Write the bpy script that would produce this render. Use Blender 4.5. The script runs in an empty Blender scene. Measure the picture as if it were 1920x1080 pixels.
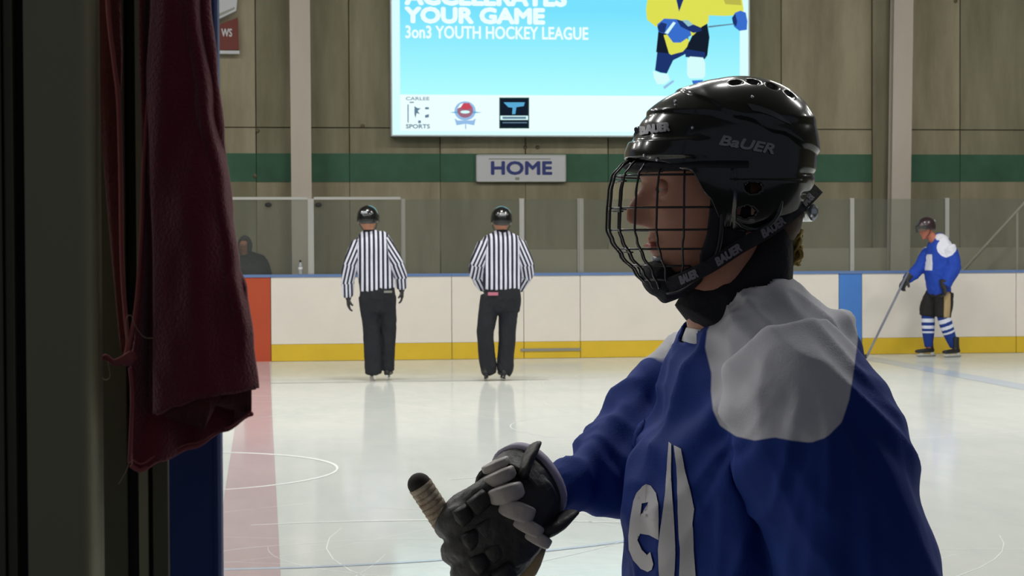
import bpy, bmesh, math, random
from mathutils import Vector, Matrix, noise
from mathutils.bvhtree import BVHTree

# ------------------------------------------------------------------ camera
F = 3600.0                       # focal length in pixels of a 1920 px wide frame
CAM = Vector((0.0, 0.0, 1.45))
ROLL = -0.0043
sc = bpy.context.scene
cd = bpy.data.cameras.new('camera')
co = bpy.data.objects.new('camera', cd)
sc.collection.objects.link(co)
cd.sensor_width = 36.0
cd.lens = F / 1920 * 36
cd.clip_start = 0.05
cd.clip_end = 200


def cam_rot(yaw, pitch):
    return Matrix.Rotation(-yaw, 3, 'Z') @ Matrix.Rotation(math.pi / 2 - pitch, 3, 'X') @ Matrix.Rotation(ROLL, 3, 'Z')


yaw, pitch = math.atan(466 / F), math.atan(80 / F)
for _ in range(20):              # the across-rink direction vanishes at (494, 460)
    v = cam_rot(yaw, pitch).transposed() @ Vector((0, 1, 0))
    ex = 960 + F * v.x / -v.z - 494
    ey = 540 - F * v.y / -v.z - 460
    yaw += ex / F
    pitch += ey / F
ROT = cam_rot(yaw, pitch)
co.matrix_world = Matrix.Translation(CAM) @ ROT.to_4x4()
sc.camera = co
cd.dof.use_dof = True
cd.dof.focus_distance = 2.9
cd.dof.aperture_fstop = 30

# ------------------------------------------------------------------ light, exposure
sc.view_settings.view_transform = 'Standard'
sc.view_settings.look = 'None'
sc.view_settings.exposure = 0.0
sc.view_settings.gamma = 1.0
sc.view_settings.use_curve_mapping = False
w = bpy.data.worlds.new('world')
sc.world = w
w.use_nodes = True
bg = w.node_tree.nodes['Background']
bg.inputs[0].default_value = (0.80, 0.85, 1.0, 1)
bg.inputs[1].default_value = 0.125
for ix, lx in enumerate((-9.0, -3.5, 2.0, 7.5, 13.0)):
    for iy, ly in enumerate((6.5, 12.5, 18.5)):
        ld = bpy.data.lights.new('rink_lamp', 'AREA')
        ld.shape = 'RECTANGLE'
        ld.size, ld.size_y = 1.6, 0.6
        ld.energy = 180 if iy == 1 else (196 if iy == 2 else 155)
        ld.color = (1.0, 0.965, 0.90) if iy == 2 else (1.0, 0.995, 0.975)
        lo = bpy.data.objects.new('rink_lamp', ld)
        lo.location = (lx, ly, 7.6)
        sc.collection.objects.link(lo)


# ------------------------------------------------------------------ helpers
def ray(px, py):
    return (ROT @ Vector(((px - 960) / F, (540 - py) / F, -1.0)))


def P(px, py, Y):
    """point of the upright plane y = Y seen at a pixel"""
    d = ray(px, py)
    return CAM + d * (Y / d.y)


def G(px, py):
    d = ray(px, py)
    return CAM + d * (-CAM.z / d.z)


def S(Y):
    return F / (Y * 1.0)


def srgb(r, g, b):
    f = lambda c: ((c / 255 + 0.055) / 1.055) ** 2.4 if c > 10 else c / 255 / 12.92
    return (f(r), f(g), f(b), 1)


def mat(name, col, rough=0.6, metal=0.0, bump=0.0, bscale=40, var=0.0, vscale=3.0, coat=0.0, spec=0.5, vcol=None, stretch=(1, 1, 1), sheen=0.0):
    m = bpy.data.materials.new(name)
    m.use_nodes = True
    n, l = m.node_tree.nodes, m.node_tree.links
    b = n['Principled BSDF']
    b.inputs['Base Color'].default_value = col
    b.inputs['Roughness'].default_value = rough
    b.inputs['Metallic'].default_value = metal
    b.inputs['Coat Weight'].default_value = coat
    b.inputs['Coat Roughness'].default_value = 0.08
    b.inputs['Specular IOR Level'].default_value = spec
    b.inputs['Sheen Weight'].default_value = sheen
    geo = n.new('ShaderNodeNewGeometry')
    mp = n.new('ShaderNodeMapping')
    mp.inputs['Scale'].default_value = stretch
    l.new(geo.outputs['Position'], mp.inputs[0])
    if var > 0:
        t = n.new('ShaderNodeTexNoise')
        t.inputs['Scale'].default_value = vscale
        t.inputs['Detail'].default_value = 8
        t.inputs['Roughness'].default_value = 0.65
        l.new(mp.outputs[0], t.inputs['Vector'])
        r = n.new('ShaderNodeMapRange')
        r.inputs['From Min'].default_value = 0.3
        r.inputs['From Max'].default_value = 0.7
        l.new(t.outputs['Fac'], r.inputs[0])
        mx = n.new('ShaderNodeMix')
        mx.data_type = 'RGBA'
        c2 = vcol or tuple(c * (1 - var) for c in col[:3]) + (1,)
        mx.inputs[6].default_value = c2
        mx.inputs[7].default_value = col
        l.new(r.outputs[0], mx.inputs[0])
        l.new(mx.outputs[2], b.inputs['Base Color'])
    if bump > 0:
        t2 = n.new('ShaderNodeTexNoise')
        t2.inputs['Scale'].default_value = bscale
        t2.inputs['Detail'].default_value = 4
        l.new(mp.outputs[0], t2.inputs['Vector'])
        bp = n.new('ShaderNodeBump')
        bp.inputs['Strength'].default_value = bump
        bp.inputs['Distance'].default_value = 0.01
        l.new(t2.outputs['Fac'], bp.inputs['Height'])
        l.new(bp.outputs[0], b.inputs['Normal'])
    return m


def emit(name, col, strength=1.0, col2=None, z0=0, z1=1):
    m = bpy.data.materials.new(name)
    m.use_nodes = True
    n, l = m.node_tree.nodes, m.node_tree.links
    n.remove(n['Principled BSDF'])
    e = n.new('ShaderNodeEmission')
    e.inputs[0].default_value = col
    e.inputs[1].default_value = strength
    if col2:
        geo = n.new('ShaderNodeNewGeometry')
        sp = n.new('ShaderNodeSeparateXYZ')
        l.new(geo.outputs['Position'], sp.inputs[0])
        r = n.new('ShaderNodeMapRange')
        r.inputs['From Min'].default_value = z0
        r.inputs['From Max'].default_value = z1
        l.new(sp.outputs[2], r.inputs[0])
        mx = n.new('ShaderNodeMix')
        mx.data_type = 'RGBA'
        mx.inputs[6].default_value = col
        mx.inputs[7].default_value = col2
        l.new(r.outputs[0], mx.inputs[0])
        l.new(mx.outputs[2], e.inputs[0])
    l.new(e.outputs[0], n['Material Output'].inputs[0])
    return m


ORIG = {}


def wloc(o):
    return ORIG.get(o.name, Vector((0, 0, 0)))


def make(name, me, m=None, parent=None, smooth=True, label=None, cat=None, group=None, kind=None, base=None):
    """link a world-space mesh as one object whose origin is the foot of its bounding box"""
    if base is None and len(me.vertices):
        xs = [v.co for v in me.vertices]
        mn = Vector([min(c[i] for c in xs) for i in range(3)])
        mxx = Vector([max(c[i] for c in xs) for i in range(3)])
        base = Vector(((mn.x + mxx.x) / 2, (mn.y + mxx.y) / 2, mn.z))
    me.transform(Matrix.Translation(-base))
    o = bpy.data.objects.new(name, me)
    sc.collection.objects.link(o)
    ORIG[o.name] = base
    if parent:
        o.parent = parent
        o.location = base - wloc(parent)
    else:
        o.location = base
    if m:
        for k in (m if isinstance(m, (list, tuple)) else [m]):
            me.materials.append(k)
    if smooth:
        me.shade_smooth()
    tag(o, label, cat, group, kind)
    return o


def tag(o, label=None, cat=None, group=None, kind=None):
    if label: o['label'] = label
    if cat: o['category'] = cat
    if group: o['group'] = group
    if kind: o['kind'] = kind


def empty(name, loc, label=None, cat=None, group=None, kind=None):
    o = bpy.data.objects.new(name, None)
    sc.collection.objects.link(o)
    o.location = loc
    o.empty_display_size = 0.1
    ORIG[o.name] = Vector(loc)
    tag(o, label, cat, group, kind)
    return o


class MB:
    def __init__(s):
        s.v, s.f, s.mi = [], [], []

    def add(s, vs, fs, mi=0):
        k = len(s.v)
        s.v += [Vector(p) for p in vs]
        s.f += [tuple(i + k for i in f) for f in fs]
        s.mi += [mi] * len(fs)
        return s

    def box(s, a, b, mi=0):
        x0, y0, z0 = (min(a[i], b[i]) for i in range(3))
        x1, y1, z1 = (max(a[i], b[i]) for i in range(3))
        return s.add([(x0, y0, z0), (x1, y0, z0), (x1, y1, z0), (x0, y1, z0), (x0, y0, z1), (x1, y0, z1), (x1, y1, z1), (x0, y1, z1)],
                     [(0, 3, 2, 1), (4, 5, 6, 7), (0, 1, 5, 4), (1, 2, 6, 5), (2, 3, 7, 6), (3, 0, 4, 7)], mi)

    def prism(s, pts, d, mi=0):
        """closed polygon (world points) pushed along vector d"""
        n = len(pts)
        d = Vector(d)
        a = [Vector(p) for p in pts]
        return s.add(a + [p + d for p in a], [tuple(range(n))[::-1], tuple(range(n, 2 * n))] +
                     [(i, (i + 1) % n, n + (i + 1) % n, n + i) for i in range(n)], mi)

    def loft(s, secs, side=(0, 1, 0), n=16, sub=5, ex=2.0, cap=0.4, mi=0, wob=None):
        """tube through (centre, a, b): b lies along 'side', a across it"""
        side = Vector(side).normalized()
        if sub > 1 and len(secs) > 1:
            R = []
            m_ = len(secs)
            for i in range(m_ - 1):
                p0, p1, p2, p3 = secs[max(i - 1, 0)], secs[i], secs[i + 1], secs[min(i + 2, m_ - 1)]
                for k in range(sub):
                    t = k / sub
                    c = lambda A, B, C, D: 0.5 * ((2 * B) + (C - A) * t + (2 * A - 5 * B + 4 * C - D) * t * t + (3 * B - A - 3 * C + D) * t ** 3)
                    R.append((c(p0[0], p1[0], p2[0], p3[0]), c(p0[1], p1[1], p2[1], p3[1]), c(p0[2], p1[2], p2[2], p3[2])))
            R.append(secs[-1])
            secs = R
        vs, fs = [], []
        m_ = len(secs)
        for i, (c, a, b) in enumerate(secs):
            t = (secs[min(i + 1, m_ - 1)][0] - secs[max(i - 1, 0)][0]).normalized()
            u = side - t * side.dot(t)
            u = u.normalized() if u.length > 1e-4 else Vector((1, 0, 0))
            q = t.cross(u)
            for k in range(n):
                an = 2 * math.pi * k / n
                ca, sa = math.cos(an), math.sin(an)
                ca = math.copysign(abs(ca) ** (2 / ex), ca)
                sa = math.copysign(abs(sa) ** (2 / ex), sa)
                r = 1 + (wob(i / max(1, m_ - 1), an) if wob else 0)
                vs.append(c + q * a * ca * r + u * b * sa * r)
        for i in range(m_ - 1):
            for k in range(n):
                fs.append((i * n + k, i * n + (k + 1) % n, (i + 1) * n + (k + 1) % n, (i + 1) * n + k))
        if cap is not None:
            t0 = (secs[0][0] - secs[1][0]).normalized()
            t1 = (secs[-1][0] - secs[-2][0]).normalized()
            vs.append(secs[0][0] + t0 * min(secs[0][1], secs[0][2]) * cap)
            vs.append(secs[-1][0] + t1 * min(secs[-1][1], secs[-1][2]) * cap)
            e0, e1 = len(vs) - 2, len(vs) - 1
            for k in range(n):
                fs.append((e0, (k + 1) % n, k))
                fs.append((e1, (m_ - 1) * n + k, (m_ - 1) * n + (k + 1) % n))
        return s.add(vs, fs, mi)

    def tube(s, pts, r, n=8, sub=1, side=None, mi=0):
        pts = [Vector(p) for p in pts]
        d = (pts[-1] - pts[0])
        sd = side or (Vector((0, 1, 0)) if abs(d.normalized().y) < 0.8 else Vector((1, 0, 0)))
        return s.loft([(p, r, r) for p in pts], side=sd, n=n, sub=sub, cap=0.3, mi=mi)

    def ball(s, c, r, n=16, m_=10, mi=0, M=None):
        c = Vector(c)
        r = Vector((r, r, r)) if isinstance(r, (int, float)) else Vector(r)
        vs, fs = [], []
        for i in range(m_ + 1):
            th = math.pi * i / m_
            for k in range(n):
                an = 2 * math.pi * k / n
                p = Vector((r.x * math.sin(th) * math.cos(an), r.y * math.sin(th) * math.sin(an), r.z * math.cos(th)))
                vs.append(c + (M @ p if M else p))
        for i in range(m_):
            for k in range(n):
                fs.append((i * n + k, (i + 1) * n + k, (i + 1) * n + (k + 1) % n, i * n + (k + 1) % n))
        return s.add(vs, fs, mi)

    def mesh(s, name='m', weld=0.0):
        me = bpy.data.meshes.new(name)
        me.from_pydata([tuple(v) for v in s.v], [], s.f)
        me.polygons.foreach_set('material_index', s.mi)
        if weld:
            bm = bmesh.new()
            bm.from_mesh(me)
            bmesh.ops.remove_doubles(bm, verts=bm.verts, dist=weld)
            bm.to_mesh(me)
            bm.free()
        me.update()
        return me


def evalmods(me, mods):
    o = bpy.data.objects.new('tmp', me)
    sc.collection.objects.link(o)
    for kind, props in mods:
        md = o.modifiers.new(kind, kind)
        for k, val in props.items():
            setattr(md, k, val)
    dg = bpy.context.evaluated_depsgraph_get()
    r = bpy.data.meshes.new_from_object(o.evaluated_get(dg))
    bpy.data.objects.remove(o)
    return r


def fuse(mb, voxel, smooth=4, name='m'):
    """one continuous skin around overlapping volumes"""
    return evalmods(mb.mesh(name), [('REMESH', dict(mode='VOXEL', voxel_size=voxel, use_smooth_shade=True)),
                                    ('SMOOTH', dict(iterations=smooth, factor=0.6))])


def clip(me, co_, no):
    """cut away the side the normal points to, leaving an open hem"""
    bm = bmesh.new()
    bm.from_mesh(me)
    bmesh.ops.bisect_plane(bm, geom=bm.verts[:] + bm.edges[:] + bm.faces[:], plane_co=co_, plane_no=no, clear_outer=True)
    bm.to_mesh(me)
    bm.free()
    return me


def text(body, size=1.0, bold=0.0, shear=0.0, space=1.0, res=3):
    """2-D outline text as a triangle mesh, centred on the origin: (verts, faces, width)"""
    cu = bpy.data.curves.new('t', 'FONT')
    cu.body = body
    cu.size = size
    cu.offset = bold
    cu.shear = shear
    cu.space_character = space
    cu.resolution_u = res
    cu.align_x = 'CENTER'
    cu.align_y = 'CENTER'
    o = bpy.data.objects.new('t', cu)
    sc.collection.objects.link(o)
    dg = bpy.context.evaluated_depsgraph_get()
    me = bpy.data.meshes.new_from_object(o.evaluated_get(dg))
    bpy.data.objects.remove(o)
    vs = [v.co.copy() for v in me.vertices]
    fs = [tuple(p.vertices) for p in me.polygons]
    bpy.data.meshes.remove(me)
    x0, x1 = min(v.x for v in vs), max(v.x for v in vs)
    y0, y1 = min(v.y for v in vs), max(v.y for v in vs)
    for v in vs:
        v.x -= (x0 + x1) / 2
        v.y -= (y0 + y1) / 2
    return vs, fs, x1 - x0, y1 - y0


def text_fit(body, wd, ht, fn, bold=0.02, shear=0.0, space=1.0, mb=None, mi=0, lift=(0, -.00015, 0)):
    """text scaled into a wd x ht box; fn maps its 2-D points to the world"""
    vs, fs, tw, th = text(body, 1.0, 0.0, shear, space)
    mb = mb or MB()
    e = bold * ht                      # heavier strokes: the outline repeated a hair to each side
    for i, (ox, oy) in enumerate(((0, 0), (e, 0), (-e, 0), (0, e), (0, -e), (e * .7, e * .7), (-e * .7, e * .7), (e * .7, -e * .7), (-e * .7, -e * .7))):
        mb.add([Vector(fn(v.x / tw * (wd - 2 * e) + ox, v.y / th * (ht - 2 * e) + oy)) + Vector(lift) * i for v in vs], fs, mi)
    return mb


def gs(x, s):
    return math.exp(-(x / s) ** 2)


def sst(a, b, x):
    t = max(0.0, min(1.0, (x - a) / (b - a)))
    return t * t * (3 - 2 * t)


def lerp_tab(tab, x):
    if x <= tab[0][0]: return tab[0][1]
    for (a, p), (b, q) in zip(tab, tab[1:]):
        if x <= b:
            t = (x - a) / (b - a)
            t = t * t * (3 - 2 * t)
            return p + (q - p) * t
    return tab[-1][1]


def head_verts(M, k=1.0, nu=48, nv=40):
    """a head: +x is the face, +z up, chin at z -0.115, crown at +0.12; M places it"""
    vs, fs = [], []
    for i in range(nv + 1):
        th = math.pi * i / nv
        for j in range(nu):
            an = 2 * math.pi * j / nu
            x, y, z = math.sin(th) * math.cos(an), math.sin(th) * math.sin(an), math.cos(th)
            X, Y, Z = 0.095 * x, 0.076 * y, 0.12 * z
            t = max(0.0, -z)
            Y *= 1 - 0.34 * t ** 2
            X *= (1 - 0.42 * t) if x < 0 else (1 - 0.05 * t)
            X += 0.052 * t ** 2.2
            if x > 0:
                fr = sst(0.0, 0.5, x)
                nz = sst(0.026, -0.020, Z) * sst(-0.042, -0.028, Z)
                X += fr * 0.028 * gs(Y, 0.0105) * nz * 1.12
                X += fr * 0.006 * gs(abs(Y) - 0.011, 0.007) * gs(Z + 0.034, 0.008)
                X -= fr * 0.012 * gs(abs(Y) - 0.031, 0.015) * gs(Z - 0.012, 0.013)
                X += fr * 0.006 * gs(Z - 0.033, 0.010)
                X += fr * 0.009 * gs(Y, 0.022) * (gs(Z + 0.056, 0.006) + gs(Z + 0.069, 0.006))
                X -= fr * 0.005 * gs(Y, 0.024) * gs(Z + 0.0625, 0.0028)
                X += fr * 0.010 * gs(Y, 0.022) * gs(Z + 0.098, 0.014)
                X += fr * 0.004 * gs(abs(Y) - 0.045, 0.015) * gs(Z + 0.025, 0.018)
            vs.append(M @ (Vector((X, Y, Z)) * k))
    for i in range(nv):
        for j in range(nu):
            fs.append((i * nu + j, (i + 1) * nu + j, (i + 1) * nu + (j + 1) % nu, i * nu + (j + 1) % nu))
    return vs, fs


def head_parts(mb, M, k=1.0, nu=48, nv=40):
    mb.add(*head_verts(M, k, nu, nv))
    for sy in (-1, 1):
        c = M @ (Vector((-0.008, sy * 0.077, -0.012)) * k)
        R = M.to_3x3() @ Matrix.Rotation(sy * 0.35, 3, 'Z')
        mb.ball(c, Vector((0.019, 0.008, 0.032)) * k, 12, 8, M=R)


def frame(o, fwd, up=(0, 0, 1)):
    """matrix at o whose +x looks along fwd"""
    x = Vector(fwd).normalized()
    z = Vector(up)
    y = z.cross(x).normalized()
    z = x.cross(y)
    return Matrix((x, y, z)).transposed().to_4x4() and (Matrix.Translation(o) @ Matrix((x, y, z)).transposed().to_4x4())


def hand(mb, wrist, direc, palm, thumb_side, k=1.0, curl=0.5, fat=1.0):
    """palm, four unequal bent fingers and a thumb; palm = the way the palm faces"""
    d = Vector(direc).normalized()
    n = Vector(palm)
    n = (n - d * n.dot(d)).normalized()
    s = d.cross(n) * thumb_side
    W = Vector(wrist)
    mb.loft([(W, .022 * k * fat, .03 * k * fat), (W + d * .045 * k, .017 * k * fat, .04 * k * fat), (W + d * .09 * k, .014 * k * fat, .042 * k * fat)], side=s, n=12, sub=3)
    for i, L in enumerate((.070, .078, .072, .056)):
        p = W + d * .085 * k + s * (.030 - .0205 * i) * k * fat
        q, dd = [p], d
        for j, fr in enumerate((.45, .32, .23)):
            a = curl * (0.5 + 0.6 * j)
            dd = (dd * math.cos(a) + n * math.sin(a)).normalized()
            p = p + dd * L * fr * k
            q.append(p)
        r = (.0092 if i < 3 else .008) * k * fat
        mb.loft([(c, r * (1 - .08 * m_), r * (1 - .08 * m_)) for m_, c in enumerate(q)], side=s, n=8, sub=2)
    b = W + d * .03 * k + s * .028 * k * fat
    q = [b, b + (d * .6 + s * .7 + n * .25).normalized() * .04 * k, b + (d * .8 + s * .62 + n * .5).normalized() * .07 * k]
    mb.loft([(c, r * k * fat, r * k * fat) for c, r in zip(q, (.013, .011, .009))], side=n, n=8, sub=3)


def skate(parent, ank, toe, mboot, mblade, mhold, k=1.0):
    """laced boot on a blade holder; ank is on the ice below the ankle, toe the way it points"""
    t = Vector(toe)
    t.z = 0
    t.normalize()
    A = Vector(ank)
    A.z = 0
    s = Vector((0, 0, 1)).cross(t)
    up = Vector((0, 0, 1))
    mb = MB()
    mb.loft([(A - t * .075 * k + up * .085, .03 * k, .032 * k), (A - t * .02 * k + up * .085, .034 * k, .035 * k), (A + t * .08 * k + up * .078, .03 * k, .042 * k),
             (A + t * .17 * k + up * .075, .024 * k, .04 * k), (A + t * .2 * k + up * .073, .014 * k, .028 * k)], side=s, n=14, sub=4)
    mb.loft([(A - t * .03 * k + up * .09, .05 * k, .036 * k), (A - t * .028 * k + up * .17, .043 * k, .034 * k), (A - t * .02 * k + up * .25, .05 * k, .042 * k)], side=s, n=14, sub=4)
    b = make('skate', fuse(mb, .008, 3), mboot, parent)
    h = MB()
    for a0 in (-.06, .11):
        h.loft([(A + t * a0 * k + up * .062, .035 * k, .014), (A + t * (a0 + .005) * k + up * .03, .026 * k, .008)], side=s, n=10, sub=1)
    h.box((-.1 * k, -.006, .024), (.18 * k, .006, .036))
    R = Matrix((t, s, up)).transposed()
    for i in range(len(h.v) - 8, len(h.v)):
        h.v[i] = A + R @ h.v[i]
    make('blade_holder', h.mesh(), mhold, b)
    bl = MB()
    bl.prism([A + t * x * k + up * z for x, z in ((-.115, .026), (-.11, .008), (-.08, .001), (.14, .001), (.18, .008), (.195, .026))], s * .003)
    make('blade', bl.mesh(), mblade, b, smooth=False)
    return b

# ------------------------------------------------------------------ materials
M = {}
M['board'] = mat('board_white', srgb(228, 222, 212), .35, var=.07, vscale=1.5, bump=.05, bscale=6)
M['yellow'] = mat('kick_yellow', srgb(218, 184, 42), .4, var=.12, vscale=2)
M['cap'] = mat('cap_blue', srgb(98, 126, 176), .4)
M['redline'] = mat('red_line', srgb(182, 72, 38), .4, var=.06)
M['blueline'] = mat('blue_line', srgb(70, 128, 206), .4, var=.05)
M['seam'] = mat('seam_dark', srgb(120, 118, 108), .7)
M['alu'] = mat('aluminium', srgb(196, 196, 190), .35, metal=.6)
M['alud'] = mat('aluminium_grey', srgb(150, 150, 142), .45, metal=.5)
M['conc'] = mat('concrete', srgb(176, 168, 142), .9, var=.22, vscale=1.3, bump=.25, bscale=9, stretch=(1.6, 1, .3), vcol=srgb(136, 128, 104))
M['conc2'] = mat('concrete_dark', srgb(160, 154, 130), .9, var=.22, vscale=1.5, bump=.25, bscale=9, stretch=(1.6, 1, .25), vcol=srgb(124, 118, 94))
M['concl'] = mat('concrete_ledge', srgb(190, 184, 162), .9, var=.12, vscale=1.6, bump=.2, bscale=8)
M['green'] = mat('green_band', srgb(66, 112, 88), .7, var=.2, vscale=1.5, vcol=srgb(52, 92, 68))
M['steel'] = mat('painted_steel', srgb(206, 196, 182), .6, var=.12, vscale=2.5, stretch=(1, 1, .3))
M['joint'] = mat('joint', srgb(112, 104, 84), .95)
M['signw'] = mat('sign_white', srgb(214, 216, 220), .5)
M['navy'] = mat('navy_print', srgb(46, 58, 132), .5)
M['maroon'] = mat('maroon_board', srgb(120, 52, 44), .6)
M['rubber'] = mat('rubber_floor', srgb(40, 40, 40), .9, bump=.2)
M['ceil'] = mat('ceiling_deck', srgb(120, 118, 110), .9)
M['white_led'] = mat('white_plastic', srgb(235, 238, 240), .4)


def glass_mat(name, tint, haze=0.06):
    m = bpy.data.materials.new(name)
    m.use_nodes = True
    n, l = m.node_tree.nodes, m.node_tree.links
    n.remove(n['Principled BSDF'])
    tr = n.new('ShaderNodeBsdfTransparent')
    tr.inputs[0].default_value = tint
    gl = n.new('ShaderNodeBsdfGlossy')
    gl.inputs['Roughness'].default_value = .04
    df = n.new('ShaderNodeBsdfDiffuse')
    df.inputs[0].default_value = srgb(200, 205, 200)
    fr = n.new('ShaderNodeFresnel')
    fr.inputs[0].default_value = 1.3
    a, b = n.new('ShaderNodeMixShader'), n.new('ShaderNodeMixShader')
    l.new(fr.outputs[0], a.inputs[0])
    l.new(tr.outputs[0], a.inputs[1])
    l.new(gl.outputs[0], a.inputs[2])
    b.inputs[0].default_value = haze
    l.new(a.outputs[0], b.inputs[1])
    l.new(df.outputs[0], b.inputs[2])
    l.new(b.outputs[0], n['Material Output'].inputs[0])
    return m


M['glass'] = glass_mat('screen_glass', (.80, .82, .79, 1), .06)

# ice: white paint under clear scuffed ice, soft mirror on top
m = bpy.data.materials.new('ice')
m.use_nodes = True
n, l = m.node_tree.nodes, m.node_tree.links
n.remove(n['Principled BSDF'])
geo = n.new('ShaderNodeNewGeometry')


def noise_node(scale, stretch, detail=6, rough=.6):
    mp = n.new('ShaderNodeMapping')
    mp.inputs['Scale'].default_value = stretch
    l.new(geo.outputs['Position'], mp.inputs[0])
    t = n.new('ShaderNodeTexNoise')
    t.inputs['Scale'].default_value = scale
    t.inputs['Detail'].default_value = detail
    t.inputs['Roughness'].default_value = rough
    l.new(mp.outputs[0], t.inputs['Vector'])
    return t


t1 = noise_node(.5, (1, 1, 1))
t2 = noise_node(5, (1, .25, 1), 8, .7)
add = n.new('ShaderNodeMath')
l.new(t1.outputs['Fac'], add.inputs[0])
l.new(t2.outputs['Fac'], add.inputs[1])
r = n.new('ShaderNodeMapRange')
r.inputs['From Min'].default_value = .75
r.inputs['From Max'].default_value = 1.25
l.new(add.outputs[0], r.inputs[0])
mx = n.new('ShaderNodeMix')
mx.data_type = 'RGBA'
mx.inputs[6].default_value = srgb(207, 213, 210)
mx.inputs[7].default_value = srgb(221, 224, 219)
l.new(r.outputs[0], mx.inputs[0])
df = n.new('ShaderNodeBsdfDiffuse')
l.new(mx.outputs[2], df.inputs[0])
gl = n.new('ShaderNodeBsdfGlossy')
gl.inputs['Roughness'].default_value = .10
gl.inputs[0].default_value = (1, 1, 1, 1)
t3 = noise_node(16, (1, .5, 1), 4)
bp = n.new('ShaderNodeBump')
bp.inputs['Strength'].default_value = .06
bp.inputs['Distance'].default_value = .01
l.new(t3.outputs['Fac'], bp.inputs['Height'])
l.new(bp.outputs[0], gl.inputs['Normal'])
ms = n.new('ShaderNodeMixShader')
ms.inputs[0].default_value = .36
l.new(df.outputs[0], ms.inputs[1])
l.new(gl.outputs[0], ms.inputs[2])
l.new(ms.outputs[0], n['Material Output'].inputs[0])
M['ice'] = m


def paint_ice(name, col):
    """the ice again with paint showing through it"""
    c = M['ice'].copy()
    c.name = name
    for nd in c.node_tree.nodes:
        if nd.type == 'MIX':
            nd.inputs[6].default_value = col
            nd.inputs[7].default_value = tuple(min(1, x * 1.12) for x in col[:3]) + (1,)
    return c


M['ice_red'] = paint_ice('ice_red_paint', srgb(190, 172, 174))
M['ice_blue'] = paint_ice('ice_blue_paint', srgb(186, 198, 212))
M['ice_grey'] = paint_ice('ice_grey_paint', srgb(186, 190, 190))
M['snow'] = mat('ice_snow', srgb(226, 230, 228), .8)

# ------------------------------------------------------------------ setting
YB = 24.1                     # ice face of the far boards
ZB = 1.085                    # their height
ZG = 2.03                     # top of the glass
YW = 27.3                     # concrete wall
YN = 1.62                     # bench-side boards
X = lambda px, Y, py=460: P(px, py, Y).x
Z = lambda py, Y, px=960: P(px, py, Y).z

mb = MB()
mb.box((-26, YN + .1, -.12), (30, YB + .02, 0))
make('floor', mb.mesh(), M['ice'], kind='structure', smooth=False)
FL = bpy.data.objects['floor']
mb = MB()
mb.box((-26, -4, -.12), (30, YN + .1, -.002))
make('floor', mb.mesh(), M['rubber'], kind='structure', smooth=False)
mb = MB()
mb.box((-26, YB + .02, -.12), (30, YW + .3, 0))
make('floor', mb.mesh(), M['rubber'], kind='structure', smooth=False)


def flat_strip(name, pts_l, pts_r, m, z=.0015, kind=None):
    mb = MB()
    nn = len(pts_l)
    mb.add([(x, y, z) for x, y in pts_l] + [(x, y, z) for x, y in pts_r], [(i, nn + i, nn + i + 1, i + 1) for i in range(nn - 1)])
    mb.add([(x, y, .0002) for x, y in pts_l] + [(x, y, .0002) for x, y in pts_r], [(i, i + 1, nn + i + 1, nn + i) for i in range(nn - 1)])
    return make(name, mb.mesh(), m, FL, smooth=False, kind=kind)


xr = X(482, YB, 600)
flat_strip('centre_line', [(xr - .15, YN + .12), (xr - .15, YB)], [(xr + .15, YN + .12), (xr + .15, YB)], M['ice_red'])
xb = X(1594, YB, 600)
flat_strip('blue_line', [(xb - .15, YN + .12), (xb - .15, YB)], [(xb + .15, YN + .12), (xb + .15, YB)], M['ice_blue'])


def arc(name, c, r, w_, a0, a1, m, k=48, z=.0015, kind=None):
    an = [math.radians(a0 + (a1 - a0) * i / k) for i in range(k + 1)]
    return flat_strip(name, [(c[0] + (r - w_ / 2) * math.cos(a), c[1] + (r - w_ / 2) * math.sin(a)) for a in an],
                      [(c[0] + (r + w_ / 2) * math.cos(a), c[1] + (r + w_ / 2) * math.sin(a)) for a in an][::1], m, z, kind)


arc('centre_circle', (xr, 12.05), 3.4, .045, 185, 355, M['ice_blue'], 96, z=.0022)
flat_strip('crease_line', [(xr - 3.0, 20.35), (xr + 3.1, 20.35)], [(xr - 3.0, 20.29), (xr + 3.1, 20.29)], M['ice_grey'], z=.0022)
arc('faceoff_spot', (xb + 1.5, 12.9), .55, .06, 0, 360, M['ice_blue'], 40)

# skate cuts: pale snowy scratches nobody could count
random.seed(5)
mb = MB()


def cut(px, py, r, a0, a1, w_=.012, k=24):
    c = G(px, py)
    c = Vector((c.x - r * math.cos(math.radians(a0)), c.y - r * math.sin(math.radians(a0)), 0))
    q = []
    for i in range(k + 1):
        a = math.radians(a0 + (a1 - a0) * i / k)
        ww = w_ * (.3 + .7 * math.sin(math.pi * i / k))
        q.append(((c.x + (r - ww) * math.cos(a), c.y + (r - ww) * math.sin(a), .002), (c.x + (r + ww) * math.cos(a), c.y + (r + ww) * math.sin(a), .002)))
    mb.add([p for a_ in q for p in a_], [(2 * i, 2 * i + 1, 2 * i + 3, 2 * i + 2) for i in range(k)])


cut(632, 880, 1.1, -5, 95, .02)
cut(632, 880, 1.1, -5, -80, .014)
cut(470, 985, 3.4, 100, 62, .013)
cut(870, 893, 5, 95, 70, .016)
cut(840, 900, 9, 120, 104, .02)
for _ in range(26):
    cut(random.uniform(420, 1900), 690 + 380 * random.random() ** 1.4, random.uniform(.8, 6), random.uniform(0, 360), random.uniform(0, 360), random.uniform(.0015, .004))
mb2 = [v for v in mb.v if 1.8 < v.y < 24]
keep = [f for f in mb.f if all(2.2 < mb.v[i].y < 23.8 for i in f)]
mb.f, mb.mi = keep, [0] * len(keep)
make('skate_marks', mb.mesh(), M['snow'], FL, smooth=False, kind='stuff')

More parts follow.
